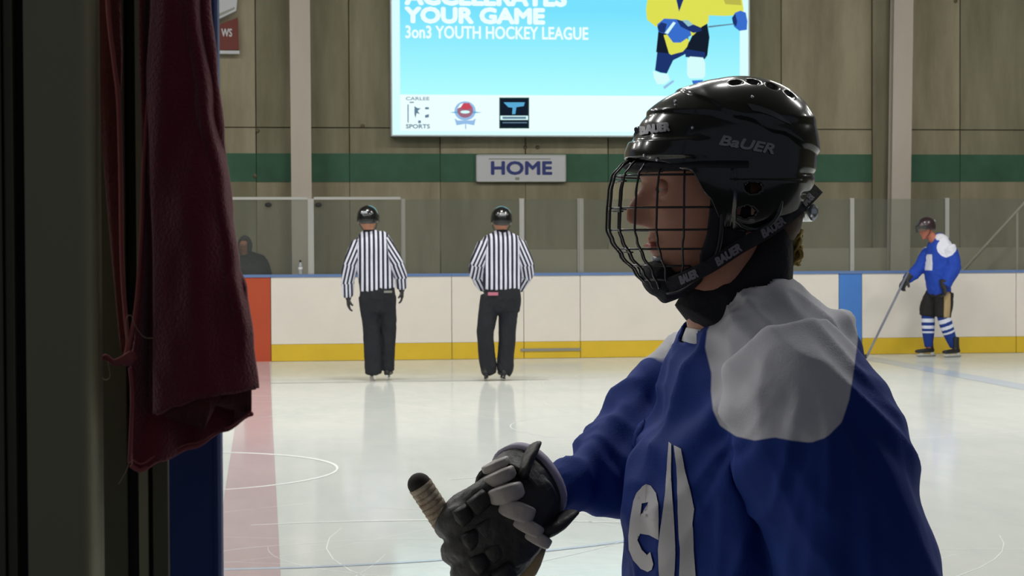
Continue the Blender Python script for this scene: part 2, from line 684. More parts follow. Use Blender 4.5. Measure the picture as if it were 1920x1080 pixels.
# far boards
WB = empty('wall_far', (0, YB + .05, 0), kind='structure')
edges = [-240, 105, 458, 508, 847, 982, 1088, 1330, 1573, 1616, 1905, 2250, 2600]
xe = [X(p, YB, 590) for p in edges]
xe = [-20] + xe + [24]
for i in range(len(xe) - 1):
    a, b = xe[i] + .004, xe[i + 1] - .004
    mid = 'redline' if i == 3 else ('blueline' if i == 9 else 'board')
    mb = MB()
    zk = .215 if mid == 'board' else 0.0
    mb.box((a, YB, zk), (b, YB + .05, ZB - .036))
    o = make('board_panel', mb.mesh(), M[mid], WB, smooth=False,
             label={'redline': 'red centre line strip on the boards', 'blueline': 'blue line strip on the boards'}.get(mid))
    if mid == 'board':
        mb = MB()
        mb.box((a, YB - .008, .004), (b, YB + .05, .212))
        make('kick_plate', mb.mesh(), M['yellow'], WB, smooth=False)
    mb = MB()
    mb.box((xe[i] + .001, YB - .012, ZB - .034), (xe[i + 1] - .001, YB + .11, ZB))
    make('cap_rail', mb.mesh(), M['cap'], WB, smooth=False)
mb = MB()
mb.box((-20, YB + .03, .02), (24, YB + .055, ZB - .05))
make('backing', mb.mesh(), M['seam'], WB, smooth=False)
mb = MB()
mb.box((X(975, YB), YB - .022, Z(658, YB, 1030)), (X(1088, YB), YB - .006, Z(653, YB, 1030)))
make('door_sill', mb.mesh(), M['alud'], WB, smooth=False)

# glass along the boards: every pane and post
GS = empty('glass_screen', (xr + 4, YB + .06, ZB), 'clear spectator glass with slim metal posts standing on the white boards', 'glass screen')
posts = [(-180, 8, 'alu'), (200, 8, 'alu'), (583, 11, 'alu'), (756, 8, 'alud'), (978, 9, 'alu'), (1088, 12, 'alud'), (1340, 8, 'alud'), (1597, 8, 'alu'), (1775, 8, 'alu'), (2030, 8, 'alu'), (2300, 8, 'alu')]
for i, (px, w_, mm) in enumerate(posts):
    x = X(px, YB + .06)
    h = w_ / 150 / 2
    mb = MB()
    mb.box((x - h, YB + .035, ZB), (x + h, YB + .085, ZG))
    mb.box((x - h * .4, YB + .025, ZB), (x + h * .4, YB + .095, ZG - .01))
    make('post', mb.mesh(), M[mm], GS, smooth=False)
    if i + 1 < len(posts):
        x2 = X(posts[i + 1][0], YB + .06)
        mb = MB()
        mb.box((x + h, YB + .055, ZB + .002), (x2 - posts[i + 1][1] / 300, YB + .067, ZG - .012))
        make('pane', mb.mesh(), M['glass'], GS, smooth=False)
mb = MB()
mb.box((X(200, YB), YB + .04, ZG - .012), (X(577, YB), YB + .08, ZG + .022))
make('top_rail', mb.mesh(), M['alu'], GS, smooth=False)
mb = MB()
mb.box((X(589, YB), YB + .04, ZG - .012), (X(752, YB), YB + .08, ZG + .022))
make('top_rail', mb.mesh(), M['alu'], GS, smooth=False)
for px in (503, 597):
    mb = MB()
    c = P(px, 384, YB + .03)
    mb.loft([(c + Vector((0, -.01, 0)), .03, .045), (c + Vector((0, .02, 0)), .03, .045)], side=(1, 0, 0), n=12, sub=1, cap=.2)
    make('clamp', mb.mesh(), M['rubber'], GS)

# concrete wall: separate precast panels with open joints
WW = empty('wall_back', (0, YW + .1, 0), kind='structure')
jx = [-800, -610, -430, -250, -70, 130, 308, 480, 655, 825, 985, 1140, 1300, 1465, 1635, 1800, 1975, 2150, 2330, 2510]
jx = [X(p, YW, 240) for p in jx]
jz = [0, Z(470, YW), Z(341, YW, 800), Z(288, YW, 800), Z(240, YW, 800), Z(-260, YW), 8.2]
random.seed(2)
for i in range(len(jx) - 1):
    for k in range(len(jz) - 1):
        if k == 2:
            mm, y0 = 'green', -.004
        else:
            mm, y0 = ('conc', 'conc2')[(i * 7 + i // 2 + (k > 2)) % 2], random.uniform(-.006, .008)
        mb = MB()
        g = .009 if k in (0, 3, 4, 5) else .004
        mb.box((jx[i] + g, YW + y0, jz[k] + (.008 if k in (4, 5) else 0)), (jx[i + 1] - g, YW + .1, jz[k + 1] - (.008 if k in (3, 4) else 0)))
        make('wall_panel', mb.mesh(), M[mm], WW, smooth=False, label='green painted band of the wall' if mm == 'green' else None)
mb = MB()
mb.box((jx[0], YW + .05, 0), (jx[-1], YW + .25, 8.2))
make('backing', mb.mesh(), M['joint'], WW, smooth=False)
mb = MB()
for px, py in ((483, 245), (478, 330), (1792, 2), (985, 276), (1008, 276), (680, 236), (1500, 240)):
    c = P(px, py, YW - .01)
    mb.loft([(c, .03, .03), (c + Vector((0, .03, 0)), .03, .03)], side=(1, 0, 0), n=10, sub=1, cap=.1)
make('tie_hole', mb.mesh(), M['joint'], WW, kind='stuff')
# low ledge in front of the wall
mb = MB()
mb.box((X(900, YW - .3), YW - .3, 0), (24, YW - .02, Z(468, YW - .3)))
make('baseboard_far', mb.mesh(), M['concl'], smooth=False, kind='structure')

# steel columns against the wall
def column(name, x0, x1, Y, lean=0.0, m='steel', dep=.18):
    mb = MB()
    a0, a1 = X(x0, Y), X(x1, Y)
    zt = 7.9
    for (p, q, y0, y1) in ((a0, a1, Y, Y + .025), ((a0 + a1) / 2 - .012, (a0 + a1) / 2 + .012, Y + .025, Y + dep - .02), (a0, a1, Y + dep - .02, Y + dep)):
        k = len(mb.v)
        mb.box((p, y0, 0), (q, y1, zt))
        for v in mb.v[k:]:
            if v.z > 1: v.x += lean * zt
    mb.box((a0 - .05, Y - .02, 0), (a1 + .05, Y + dep + .02, .02))
    return make(name, mb.mesh(), M[m], smooth=False, kind='structure')


column('column', 548, 586, YW - .55, -.003)
column('column', 1668, 1704, YW - .5, .014)
mb = MB()
mb.box((X(1637, YW - .06), YW - .06, 0), (X(1668, YW - .06), YW - .012, 7.9))
make('column', mb.mesh(), M['conc2'], smooth=False, kind='structure')  # no separate column: darker strip painted in for the shaded recess beside the flange

# diagonal handrail behind the glass on the right
mb = MB()
a, b = P(1925, 376, YW - .9), P(1812, 500, YW - .9)
d = (a - b).normalized()
mb.tube([b - d * .7, a + d * 2.2], .022, 10)
hr = make('handrail', mb.mesh(), M['steel'], label='pale sloping stair handrail behind the glass right of the far skater', cat='handrail')
for t in (-.55, 1.1, 2.3):
    mb = MB()
    p = b + d * t
    mb.tube([(p.x, p.y, 0.0), p], .018, 8)
    make('support', mb.mesh(), M['steel'], hr)

# HOME sign
ys = YW - .07
mb = MB()
a, b = P(893, 341, ys), P(1061, 290, ys)
mb.box((a.x, ys, a.z), (b.x, YW - .006, b.z))
home = make('home_sign', mb.mesh(), M['signw'], label='white rectangular sign reading HOME on the green wall band', cat='sign', smooth=False)
mb = MB()
c = P(978, 315, ys - .003)
text_fit('HOME', 1.26 * 118 / 168, .2, lambda x, z: (c.x + x, ys - .004, c.z + z), bold=.05, mb=mb)
make('lettering', mb.mesh(), M['navy'], home, smooth=False)
mb = MB()
mb.box((a.x + .18, ys - .003, b.z - .07), (b.x - .22, ys, b.z - .055))
c2 = P(970, 335, ys - .003)
mb.box((c2.x - .03, ys - .003, c2.z - .02), (c2.x + .03, ys, c2.z + .02))
make('small_print', mb.mesh(), M['alud'], home, smooth=False)
mb = MB()
fw = .012
for (p, q, r_, t) in ((a.x, b.x, a.z, a.z + fw), (a.x, b.x, b.z - fw, b.z), (a.x, a.x + fw, a.z, b.z), (b.x - fw, b.x, a.z, b.z)):
    mb.box((p, ys - .008, r_), (q, ys + .001, t))
make('frame', mb.mesh(), M['alu'], home, smooth=False)

# two wall boards at top left
yy = YW - .12
mb = MB()
mb.prism([P(px, py, yy) for px, py in ((330, 95), (448, 93), (446, 33), (405, 48), (330, 76))], (0, .1, 0))
s1 = make('team_board', mb.mesh(), M['maroon'], label='dark red board with white letters under the white one, top left', cat='sign', smooth=False)
mb = MB()
c = P(406, 61, yy - .003)
text_fit('WS', .15, .115, lambda x, z: (c.x + x + .14, yy - .004, c.z + z), bold=.03, mb=mb)
make('lettering', mb.mesh(), M['signw'], s1, smooth=False)
mb = MB()
a, b = P(330, 101, yy - .01), P(449, 95, yy - .01)
mb.box((a.x, yy - .012, b.z - .045), (b.x, yy + .04, b.z))
make('bottom_edge', mb.mesh(), M['signw'], s1, smooth=False)
mb = MB()
mb.prism([P(px, py, yy - .05) for px, py in ((330, 66), (405, 38), (443, 20), (445, -8), (430, -60), (330, -60))], (0, .15, 0))
s2 = make('pennant_board', mb.mesh(), M['signw'], label='white slanted board on the concrete above the dark red one', cat='sign', smooth=False)
mb = MB()
mb.prism([P(px, py, yy - .055) for px, py in ((335, 60), (405, 34), (440, 17), (440, 13), (405, 28), (335, 53))], (0, .006, 0))
make('edge_trim', mb.mesh(), M['alud'], s2, smooth=False)

# room shell beyond the picture
mb = MB()
mb.box((-26, -4, 8.2), (30, YW + .3, 8.35))
make('ceiling', mb.mesh(), M['ceil'], smooth=False, kind='structure')
for nm, x0, x1 in (('wall_left', -26.2, -26), ('wall_right', 30, 30.2)):
    mb = MB()
    mb.box((x0, -4, 0), (x1, YW + .3, 8.2))
    make(nm, mb.mesh(), M['conc'], smooth=False, kind='structure')

# ------------------------------------------------------------------ backlit billboard
yb = YW - .26
bz0, bz1 = Z(253, yb, 735), Z(-190, yb, 735)
bx0, bx1 = X(735, yb, 130), X(1403, yb, 130)
M['cab'] = mat('sign_cabinet', srgb(206, 216, 220), .4, metal=.3)
M['lit_border'] = emit('lit_border', srgb(218, 255, 255), 1.0)
zq = Z(178, yb, 900)
M['lit_cyan'] = emit('lit_cyan', srgb(176, 255, 255), 1.0, srgb(120, 226, 254), zq, Z(20, yb, 900))
M['lit_white'] = emit('lit_white', srgb(236, 255, 255), 1.02)
M['lit_txt'] = emit('lit_text_pale', srgb(180, 252, 255), 1.0)
for nm, c in (('yellow', (222, 224, 84)), ('olive', (186, 184, 78)), ('black', (20, 30, 44)), ('navyp', (30, 52, 110)), ('blue', (58, 110, 204)), ('sock', (214, 252, 252)),
              ('grey', (150, 196, 204)), ('red', (200, 76, 92)), ('sky', (90, 170, 214)), ('slate', (98, 128, 150)), ('dgreen', (38, 74, 66)), ('lav', (150, 190, 232)), ('brick', (160, 108, 128))):
    M['lit_' + nm] = emit('lit_' + nm, srgb(*c), 1.0)
mb = MB()
mb.box((bx0, yb, bz0), (bx1, YW - .01, bz1))
bill = make('billboard', mb.mesh(), M['cab'], label='large backlit cyan hockey advertisement high on the concrete wall', cat='billboard', smooth=False)
# the cabinet's rim, proud of the face
mb = MB()
r = .018
for p in (((bx0 - r, bz0 - r), (bx1 + r, bz0)), ((bx0 - r, bz1), (bx1 + r, bz1 + r)), ((bx0 - r, bz0), (bx0, bz1)), ((bx1, bz0), (bx1 + r, bz1))):
    mb.box((p[0][0], yb - .02, p[0][1]), (p[1][0], YW - .02, p[1][1]))
make('rim', mb.mesh(), M['cab'], bill, smooth=False)


def bq(name, pts, m, lay, extra=None):
    """flat printed shape on the lit face, given by photo pixels on the face's plane"""
    mb = MB()
    y = yb - .003 * lay
    q = []
    for px, py in pts:
        p = P(px, py, yb)
        q.append((max(bx0, min(bx1, p.x)), y, p.z))
    mb.add(q, [tuple(range(len(q)))])
    if extra: extra(mb, y)
    return make(name, mb.mesh(), M[m], bill, smooth=False)


mb = MB()
mb.box((bx0, yb - .002, bz0), (bx1, yb, bz1))
make('lit_face', mb.mesh(), M['lit_border'], bill, smooth=False)
x0, x1 = X(750, yb, 100), X(1387, yb, 100)
mb = MB()
mb.add([(x0, yb - .004, zq), (x1, yb - .004, zq), (x1, yb - .004, bz1 - .1), (x0, yb - .004, bz1 - .1)], [(0, 1, 2, 3)])
make('printed_field', mb.mesh(), M['lit_cyan'], bill, smooth=False)
mb = MB()
z2 = Z(246, yb, 900)
mb.add([(x0, yb - .004, z2), (x1, yb - .004, z2), (x1, yb - .004, zq), (x0, yb - .004, zq)], [(0, 1, 2, 3)])
make('logo_strip', mb.mesh(), M['lit_white'], bill, smooth=False)


def btext(body, xa, ya, xb_, yb_, m, bold, name='lettering', shear=0.0, lay=2.4):
    a_, b_ = P(xa, yb_, yb), P(xb_, ya, yb)
    mb = MB()
    cx, cz = (a_.x + b_.x) / 2, (a_.z + b_.z) / 2
    text_fit(body, b_.x - a_.x, b_.z - a_.z, lambda x, z: (cx + x, yb - .003 * lay, cz + z), bold=bold, shear=shear, mb=mb)
    return make(name, mb.mesh(), M[m], bill, smooth=False)


btext('ACCELERATES', 758, -22, 1063, 10, 'lit_white', .075)
btext('YOUR GAME', 758, 15, 1022, 44, 'lit_white', .075)
btext('3on3 YOUTH HOCKEY LEAGUE', 760, 51, 1103, 72, 'lit_white', .03)
btext('CARLEE', 761, 182, 805, 188, 'lit_slate', .02)
btext('SPORTS', 761, 233, 806, 241, 'lit_slate', .04)
for pts in (((777, 199), (783, 203), (789, 203), (783, 208), (787, 214), (781, 212), (779, 222), (777, 214)), ((797, 201), (804, 201), (804, 205), (797, 205)), ((797, 216), (804, 214), (804, 220), (797, 221)),
            ((764, 196), (766, 196), (766, 230), (764, 230)), ((784, 226), (789, 226), (789, 231), (784, 231)), ((768, 191), (776, 191), (776, 193), (768, 193))):
    bq('emblem', pts, 'lit_slate', 2.4)
# round red emblem with a cross bar and ribbon
ell = lambda cx, cy, rx, ry, k=20, a0=0, a1=360: [(cx + rx * math.cos(math.radians(a0 + (a1 - a0) * i / k)), cy - ry * math.sin(math.radians(a0 + (a1 - a0) * i / k))) for i in range(k + (a1 - a0 < 360))]
bq('emblem', ell(872, 208, 20, 18), 'lit_lav', 2.2)
bq('emblem', [(843, 211), (872, 207), (903, 211), (872, 214)], 'lit_sky', 2.4)
bq('emblem', ell(872, 207, 15, 14), 'lit_brick', 2.6)
bq('emblem', [(862, 202), (868, 194), (880, 193), (884, 203), (872, 206)], 'lit_red', 3.0)
bq('emblem', [(857, 204), (862, 196), (869, 193), (864, 201)], 'lit_white', 3.2)
bq('emblem', ell(872, 210, 9, 3), 'lit_sock', 3.2)
bq('emblem', [(852, 222), (858, 226), (886, 226), (892, 222), (889, 235), (873, 232), (856, 235)], 'lit_lav', 2.8)
bq('emblem', [(871, 190), (873, 190), (874, 242), (872, 242)], 'lit_lav', 2.3)
# black square logo with a pale T
bq('emblem', [(936, 183), (992, 183), (992, 241), (936, 241)], 'lit_dgreen', 2.4)
bq('emblem', [(938, 185), (990, 185), (990, 239), (938, 239)], 'lit_black', 2.6)
bq('emblem', [(944, 192), (984, 192), (982, 199), (968, 201), (966, 214), (960, 214), (961, 202), (953, 201)], 'lit_sky', 3.0)
bq('emblem', [(938, 217), (990, 217), (990, 225), (938, 225)], 'lit_sock', 3.0)
bq('emblem', [(942, 219), (986, 219), (986, 223), (942, 223)], 'lit_slate', 3.3)
bq('emblem', [(942, 229), (988, 229), (988, 231), (942, 231)], 'lit_slate', 3.0)
# the printed skater
bq('printed_skater', ell(1300, -95, 32, 36), 'lit_navyp', 2.6)
bq('printed_skater', [(1222, -50), (1262, -72), (1345, -70), (1385, -45), (1394, 18), (1392, 28), (1360, 30), (1329, 29), (1328, 43), (1316, 50), (1300, 66), (1290, 70), (1258, 72), (1248, 60), (1235, 52), (1228, 49),
                      (1213, 37), (1211, 18), (1215, -10)], 'lit_yellow', 2.6)
bq('printed_skater', [(1237, 58), (1228, 132), (1238, 136), (1250, 138), (1262, 113), (1282, 103), (1296, 95), (1288, 62)], 'lit_navyp', 2.4)
bq('printed_skater', [(1234, 60), (1230, 98), (1254, 100), (1262, 60)], 'lit_black', 2.5)
bq('printed_skater', [(1284, 96), (1287, 107), (1321, 111), (1326, 104), (1330, 70), (1326, 45), (1314, 44), (1300, 62)], 'lit_black', 2.5)
bq('printed_skater', [(1285, 92), (1285, 107), (1302, 106), (1321, 110), (1322, 98)], 'lit_navyp', 2.55)
bq('printed_skater', [(1244, 66), (1254, 100), (1258, 103), (1280, 97), (1288, 88), (1292, 76), (1276, 60)], 'lit_yellow', 2.9)
bq('printed_skater', [(1232, 46), (1245, 35), (1268, 36), (1292, 52), (1296, 66), (1276, 80), (1262, 80), (1250, 64), (1234, 60)], 'lit_blue', 3.1)
bq('printed_skater', [(1232, 50), (1240, 42), (1250, 45), (1246, 62), (1236, 60)], 'lit_navyp', 3.3)
bq('printed_skater', [(1262, 41), (1267, 43), (1252, 64), (1246, 62)], 'lit_sock', 3.5)
bq('printed_skater', [(1268, 36), (1300, 46), (1314, 52), (1316, 58), (1300, 62), (1276, 50)], 'lit_navyp', 3.2)
bq('printed_skater', [(1278, 38), (1290, 38), (1300, 46), (1290, 50)], 'lit_grey', 3.5)
bq('printed_skater', [(1266, -8), (1284, -8), (1273, 22)], 'lit_navyp', 3.1)
bq('printed_skater', [(1328, 52), (1376, 46), (1376, 44), (1328, 49)], 'lit_slate', 2.9)
bq('printed_skater', [(1372, 34), (1378, 24), (1388, 20), (1398, 24), (1401, 40), (1400, 56), (1386, 58), (1376, 50)], 'lit_blue', 3.1)
bq('printed_skater', [(1372, 34), (1378, 26), (1382, 40), (1380, 50), (1374, 44)], 'lit_navyp', 3.3)
bq('printed_skater', [(1288, 110), (1294, 106), (1318, 108), (1322, 118), (1322, 142), (1318, 147), (1292, 147), (1288, 140)], 'lit_sock', 2.8)
bq('printed_skater', [(1297, 151), (1318, 150), (1316, 158), (1300, 160)], 'lit_blue', 2.9)
bq('printed_skater', [(1224, 132), (1238, 138), (1252, 138), (1256, 150), (1246, 158), (1232, 158), (1226, 146)], 'lit_sock', 2.3)
bq('printed_skater', [(1243, 163), (1262, 150), (1264, 153), (1246, 167)], 'lit_lav', 2.4)
bq('printed_skater', [(1340, -40), (1384, -30), (1390, 10), (1360, 8)], 'lit_olive', 2.8)

# ------------------------------------------------------------------ figure materials
M['skin'] = mat('skin', srgb(196, 138, 108), .55, var=.08, vscale=30)
M['skin2'] = mat('skin_flushed', srgb(186, 112, 88), .55)
M['black'] = mat('black_cloth', srgb(25, 27, 34), .85, bump=.25, bscale=30)
M['glove_black'] = mat('black_leather', srgb(42, 41, 42), .55, bump=.3, bscale=60)
M['helmet'] = mat('helmet_gloss', srgb(20, 22, 22), .22, coat=.7)
M['helmet_red'] = mat('helmet_dark', srgb(52, 36, 42), .3, coat=.4)
M['boot'] = mat('skate_boot', srgb(26, 27, 30), .45)
M['holder_w'] = mat('holder_white', srgb(214, 214, 208), .5)
M['holder_b'] = mat('holder_black', srgb(44, 44, 46), .5)
M['blade'] = mat('blade_steel', srgb(190, 194, 198), .25, metal=.9)
M['chrome'] = mat('chrome', srgb(210, 214, 220), .2, metal=.8)
M['hair'] = mat('hair_brown', srgb(70, 52, 36), .7)
M['blond'] = mat('hair_blond', srgb(164, 138, 66), .6)
M['hood'] = mat('dark_hoodie', srgb(32, 32, 40), .9, bump=.2)
M['pinkp'] = mat('pink_label', srgb(190, 110, 130), .6)
M['beige'] = mat('beige_panel', srgb(176, 152, 112), .8)


def attr_mat(name, cols, rough=.8, bump=.15, bscale=60, mode='bands', thr=(0.0,), soft=.003):
    """colour chosen by the mesh attribute 'pat': bands = repeating stripes, steps = thresholds"""
    m = bpy.data.materials.new(name)
    m.use_nodes = True
    n, l = m.node_tree.nodes, m.node_tree.links
    b = n['Principled BSDF']
    b.inputs['Roughness'].default_value = rough
    b.inputs['Specular IOR Level'].default_value = .3
    at = n.new('ShaderNodeAttribute')
    at.attribute_name = 'pat'
    prev = None
    if mode == 'bands':
        fr = n.new('ShaderNodeMath')
        fr.operation = 'FRACT'
        l.new(at.outputs['Fac'], fr.inputs[0])
        src, th = fr.outputs[0], (.5,)
        soft = .06
    else:
        src, th = at.outputs['Fac'], thr
    col = None
    for i, t in enumerate(th):
        r = n.new('ShaderNodeMapRange')
        r.inputs['From Min'].default_value = t - soft
        r.inputs['From Max'].default_value = t + soft
        l.new(src, r.inputs[0])
        mx = n.new('ShaderNodeMix')
        mx.data_type = 'RGBA'
        if prev is None:
            mx.inputs[6].default_value = cols[0]
        else:
            l.new(prev, mx.inputs[6])
        mx.inputs[7].default_value = cols[i + 1]
        l.new(r.outputs[0], mx.inputs[0])
        prev = mx.outputs[2]
    l.new(prev, b.inputs['Base Color'])
    geo = n.new('ShaderNodeNewGeometry')
    t2 = n.new('ShaderNodeTexNoise')
    t2.inputs['Scale'].default_value = bscale
    l.new(geo.outputs['Position'], t2.inputs['Vector'])
    bp = n.new('ShaderNodeBump')
    bp.inputs['Strength'].default_value = bump
    bp.inputs['Distance'].default_value = .006
    l.new(t2.outputs['Fac'], bp.inputs['Height'])
    l.new(bp.outputs[0], b.inputs['Normal'])
    return m


M['stripes'] = attr_mat('referee_stripes', [srgb(38, 40, 58), srgb(224, 226, 240)], bscale=30)
M['jersey_far'] = attr_mat('jersey_blue_white', [srgb(36, 72, 176), srgb(226, 228, 240)], mode='steps', thr=(0.0,))
M['sock'] = attr_mat('sock_striped', [srgb(28, 56, 132), srgb(214, 220, 236)])


def set_attr(me, fn, name='pat'):
    a = me.attributes.new(name, 'FLOAT', 'POINT')
    cs = [v.co.copy() for v in me.vertices]
    ns = [v.normal.copy() for v in me.vertices]
    a.data.foreach_set('value', [fn(c, n_) for c, n_ in zip(cs, ns)])


def seg_near(p, segs):
    """closest segment: (distance / radius, index, t)"""
    best = (1e9, 0, 0, None)
    for i, (a, b, r) in enumerate(segs):
        ab = b - a
        t = max(0, min(1, (p - a).dot(ab) / ab.length_squared))
        d = (p - (a + ab * t)).length / r
        if d < best[0]: best = (d, i, t, p - (a + ab * t))
    return best


def folds(me, amp, sc_=(9, 9, 2.4), seed=0.0, where=None):
    """cloth folds: ridged noise drawn out along the drape"""
    cs = [v.co.copy() for v in me.vertices]
    ns = [v.normal.copy() for v in me.vertices]
    out = []
    for c, nn in zip(cs, ns):
        q = Vector((c.x * sc_[0] + seed, c.y * sc_[1] + seed * 2, c.z * sc_[2]))
        f = noise.noise(q) + .5 * (1 - 2 * abs(noise.noise(q * 2.1)))
        out += list(c + nn * amp * f * (where(c) if where else 1))
    me.vertices.foreach_set('co', out)
    me.update()


def simple_helmet(C, k, fwd, m, parent, visor=True, detail='chrome', up=(0, 0, 1)):
    Mx = frame(C, fwd, up)
    mb = MB()
    vs, fs = [], []
    nu, nv = 40, 14
    for i in range(nv + 1):
        for j in range(nu):
            an = 2 * math.pi * j / nu
            low = -.035 + .045 * max(0, math.cos(an)) - .02 * max(0, -math.cos(an))
            e0 = math.asin(low / .115)
            e = e0 + (math.pi / 2 - e0) * i / nv
            rr = 1 + .025 * (sst(.2, .3, e) - sst(.95, 1.0, e)) + (.02 if abs(an - math.pi) > 2.6 and i < 3 else 0)
            vs.append(Mx @ (Vector((.132 * math.cos(e) * math.cos(an) - .006, .102 * math.cos(e) * math.sin(an), .128 * math.sin(e))) * k * rr))
    for i in range(nv):
        for j in range(nu):
            fs.append((i * nu + j, i * nu + (j + 1) % nu, (i + 1) * nu + (j + 1) % nu, (i + 1) * nu + j))
    mb.add(vs, fs)
    h = make('helmet', evalmods(mb.mesh(weld=.0005), [('SOLIDIFY', dict(thickness=.012 * k, offset=-1))]), m, parent)
    v = MB()
    for y0 in (-.05, -.018, .018, .05):
        v.loft([(Mx @ (Vector((-.095 + abs(y0) * .4, y0, .088)) * k), .006, .009), (Mx @ (Vector((-.06 + abs(y0) * .3, y0, .108 - abs(y0) * .2)) * k), .006, .009)], side=Mx.to_3x3() @ Vector((0, 1, 0)), n=8, sub=1)
    make('vents', v.mesh(), M['rubber'], h, kind='stuff')
    v = MB()
    v.loft([(Mx @ (Vector((-.137, y, .045)) * k), .014, .005) for y in (-.03, 0, .03)], side=Mx.to_3x3() @ Vector((1, 0, 0)), n=10, sub=2)
    make('badge', v.mesh(), M[detail], h)
    if visor:
        v = MB()
        q = []
        for i in range(15):
            a = math.radians(-75 + 150 * i / 14)
            q += [Mx @ (Vector((.125 * math.cos(a) + .015, .098 * math.sin(a), .045)) * k), Mx @ (Vector((.125 * math.cos(a) + .025, .098 * math.sin(a), -.03)) * k)]
        v.add(q, [(2 * i, 2 * i + 1, 2 * i + 3, 2 * i + 2) for i in range(14)])
        make('visor', evalmods(v.mesh(), [('SOLIDIFY', dict(thickness=.002))]), M['glass'], h)
    v = MB()
    for sy in (-1, 1):
        v.tube([Mx @ (Vector((.0, sy * .086, -.03)) * k), Mx @ (Vector((.03, sy * .07, -.085)) * k), Mx @ (Vector((.055, sy * .02, -.125)) * k)], .004, 6, 3)
    make('chin_strap', v.mesh(), M['glove_black'], h)
    return h


def leg_body(mb, hip, knee, ank, k=1.0):
    mb.loft([(hip, .085 * k, .085 * k), ((hip + knee) / 2, .072 * k, .072 * k), (knee, .055 * k, .055 * k), ((knee * .6 + ank * .4), .055 * k, .052 * k), (ank, .036 * k, .036 * k)], n=12, sub=3)


# ------------------------------------------------------------------ linesmen
def linesman(Y, foot_py, head, sh, torso, armL, armR, legL, legR, label, fwd_head, gloved, chrome, seed, toe=(0, 1, 0)):
    """all 2-D figures are photo pixels (x, y) on the upright plane through the skates, with a depth offset"""
    s = S(Y)
    q = lambda px, py, dy=0.0: P(px, py, Y + dy)
    R = lambda px: px / s
    hx, hy = head
    root_mb = MB()
    Hm = frame(q(hx, hy), fwd_head)
    head_parts(root_mb, Hm, 1.0, 40, 36)
    neck_b = q(sh[0], sh[1] - 2)
    root_mb.loft([(q(hx, hy + 12), .052, .052), (neck_b, .06, .06)], n=12, sub=2)
    root_mb.loft([(q(x_, y_), a * .82 / s * .62, b * .82 / s) for x_, y_, a, b in torso[1:]], side=(1, 0, 0), n=16, sub=2)
    for arm in (armL, armR):
        root_mb.loft([(q(*p[:3]), p[3] / s * .62, p[3] / s * .62) for p in arm], n=10, sub=3)
    for lg in (legL, legR):
        leg_body(root_mb, q(*lg[0][:3]), q(*lg[1][:3]), q(*lg[2][:3]), .95)
    person = make('person', fuse(root_mb, .007, 2), M['skin'], label=label, cat='person', group=None, base=Vector((q(sh[0], sh[1]).x, Y, 0)))
    # shirt
    mb = MB()
    mb.loft([(q(x_, y_), a / s, b / s) for x_, y_, a, b in torso], side=(1, 0, 0), n=24, sub=4, ex=2.3)
    segs = []
    for arm in (armL, armR):
        pts = [(q(*p[:3]), R(p[3]), R(p[3])) for p in arm]
        mb.loft(pts, n=14, sub=4)
        segs += [(pts[i][0], pts[i + 1][0], R(arm[i][3])) for i in range(len(pts) - 1)]
    cx = q(torso[4][0], torso[4][1])
    me = fuse(mb, .009, 4)
    folds(me, .008, (14, 14, 5), seed)
    # cut the wrists off square so each sleeve ends in a cuff
    for arm in (armL, armR):
        pass
    tors = [(q(a[0], a[1]), q(b[0], b[1]), max(R(a[3]), .05)) for a, b in zip(torso, torso[1:])]
    per = .0485
    arm_edge = [(segs[0][0].x, segs[len(segs) // 2][0].x)]

    def pat(c, nrm):
        da = seg_near(c, segs)
        dt = seg_near(c, tors)
        if da[0] < 1.15 and da[0] < dt[0] * 1.25:
            a, b, r = segs[da[1]]
            ax = (b - a).normalized()
            sd = Vector((0, 1, 0)).cross(ax)
            sd = sd.normalized()
            return (c - a).dot(sd) / (per * .8) + 10.25
        return (c.x - cx.x) / per + 20.25
    set_attr(me, pat)
    make('striped_shirt', me, M['stripes'], person)
    # collar
    mb = MB()
    mb.loft([(q(sh[0], sh[1] + 3), .062, .066), (q(sh[0], sh[1] - 5), .06, .062)], side=(1, 0, 0), n=16, sub=2)
    make('collar', mb.mesh(), M['black'], person)
    # trousers
    mb = MB()
    t = torso[-1]
    mb.loft([(q(t[0], t[1] - 4), t[2] / s * .96, t[3] / s * .96), (q(t[0], t[1] + 18), t[2] / s * 1.0, t[3] / s * 1.02), (q(t[0], t[1] + 42), t[2] / s * .85, t[3] / s * .92)], side=(1, 0, 0), n=20, sub=3, ex=2.3)
    for lg in (legL, legR):
        mb.loft([(q(*p[:3]), R(p[3]) * .95, R(p[3])) for p in lg], side=(1, 0, 0), n=16, sub=4, ex=2.2)
    me = fuse(mb, .009, 3)
    folds(me, .009, (12, 12, 6), seed + 5)
    tr = make('trousers', me, M['black'], person)
    # hands
    for arm, ts, pm in ((armL, 1, (1, .2, 0)), (armR, -1, (-1, .2, 0))):
        w_, e_ = q(*arm[-1][:3]), q(*arm[-2][:3])
        mb = MB()
        hand(mb, w_ + (w_ - e_).normalized() * .01, (w_ - e_) + Vector((0, .02, -.05)), pm, ts, 1.0, .45, 1.15 if gloved else 1.0)
        mb.loft([(w_ - (w_ - e_).normalized() * .03, .034, .034), (w_ + (w_ - e_).normalized() * .03, .03, .034)], n=12, sub=1)
        make('glove' if gloved else 'hand', fuse(mb, .0045, 1), M['glove_black'] if gloved else M['skin'], person)
    simple_helmet(Hm @ Vector((0, 0, .028)), 1.13, fwd_head, M['helmet'], person, detail=chrome)
    return person, tr, q


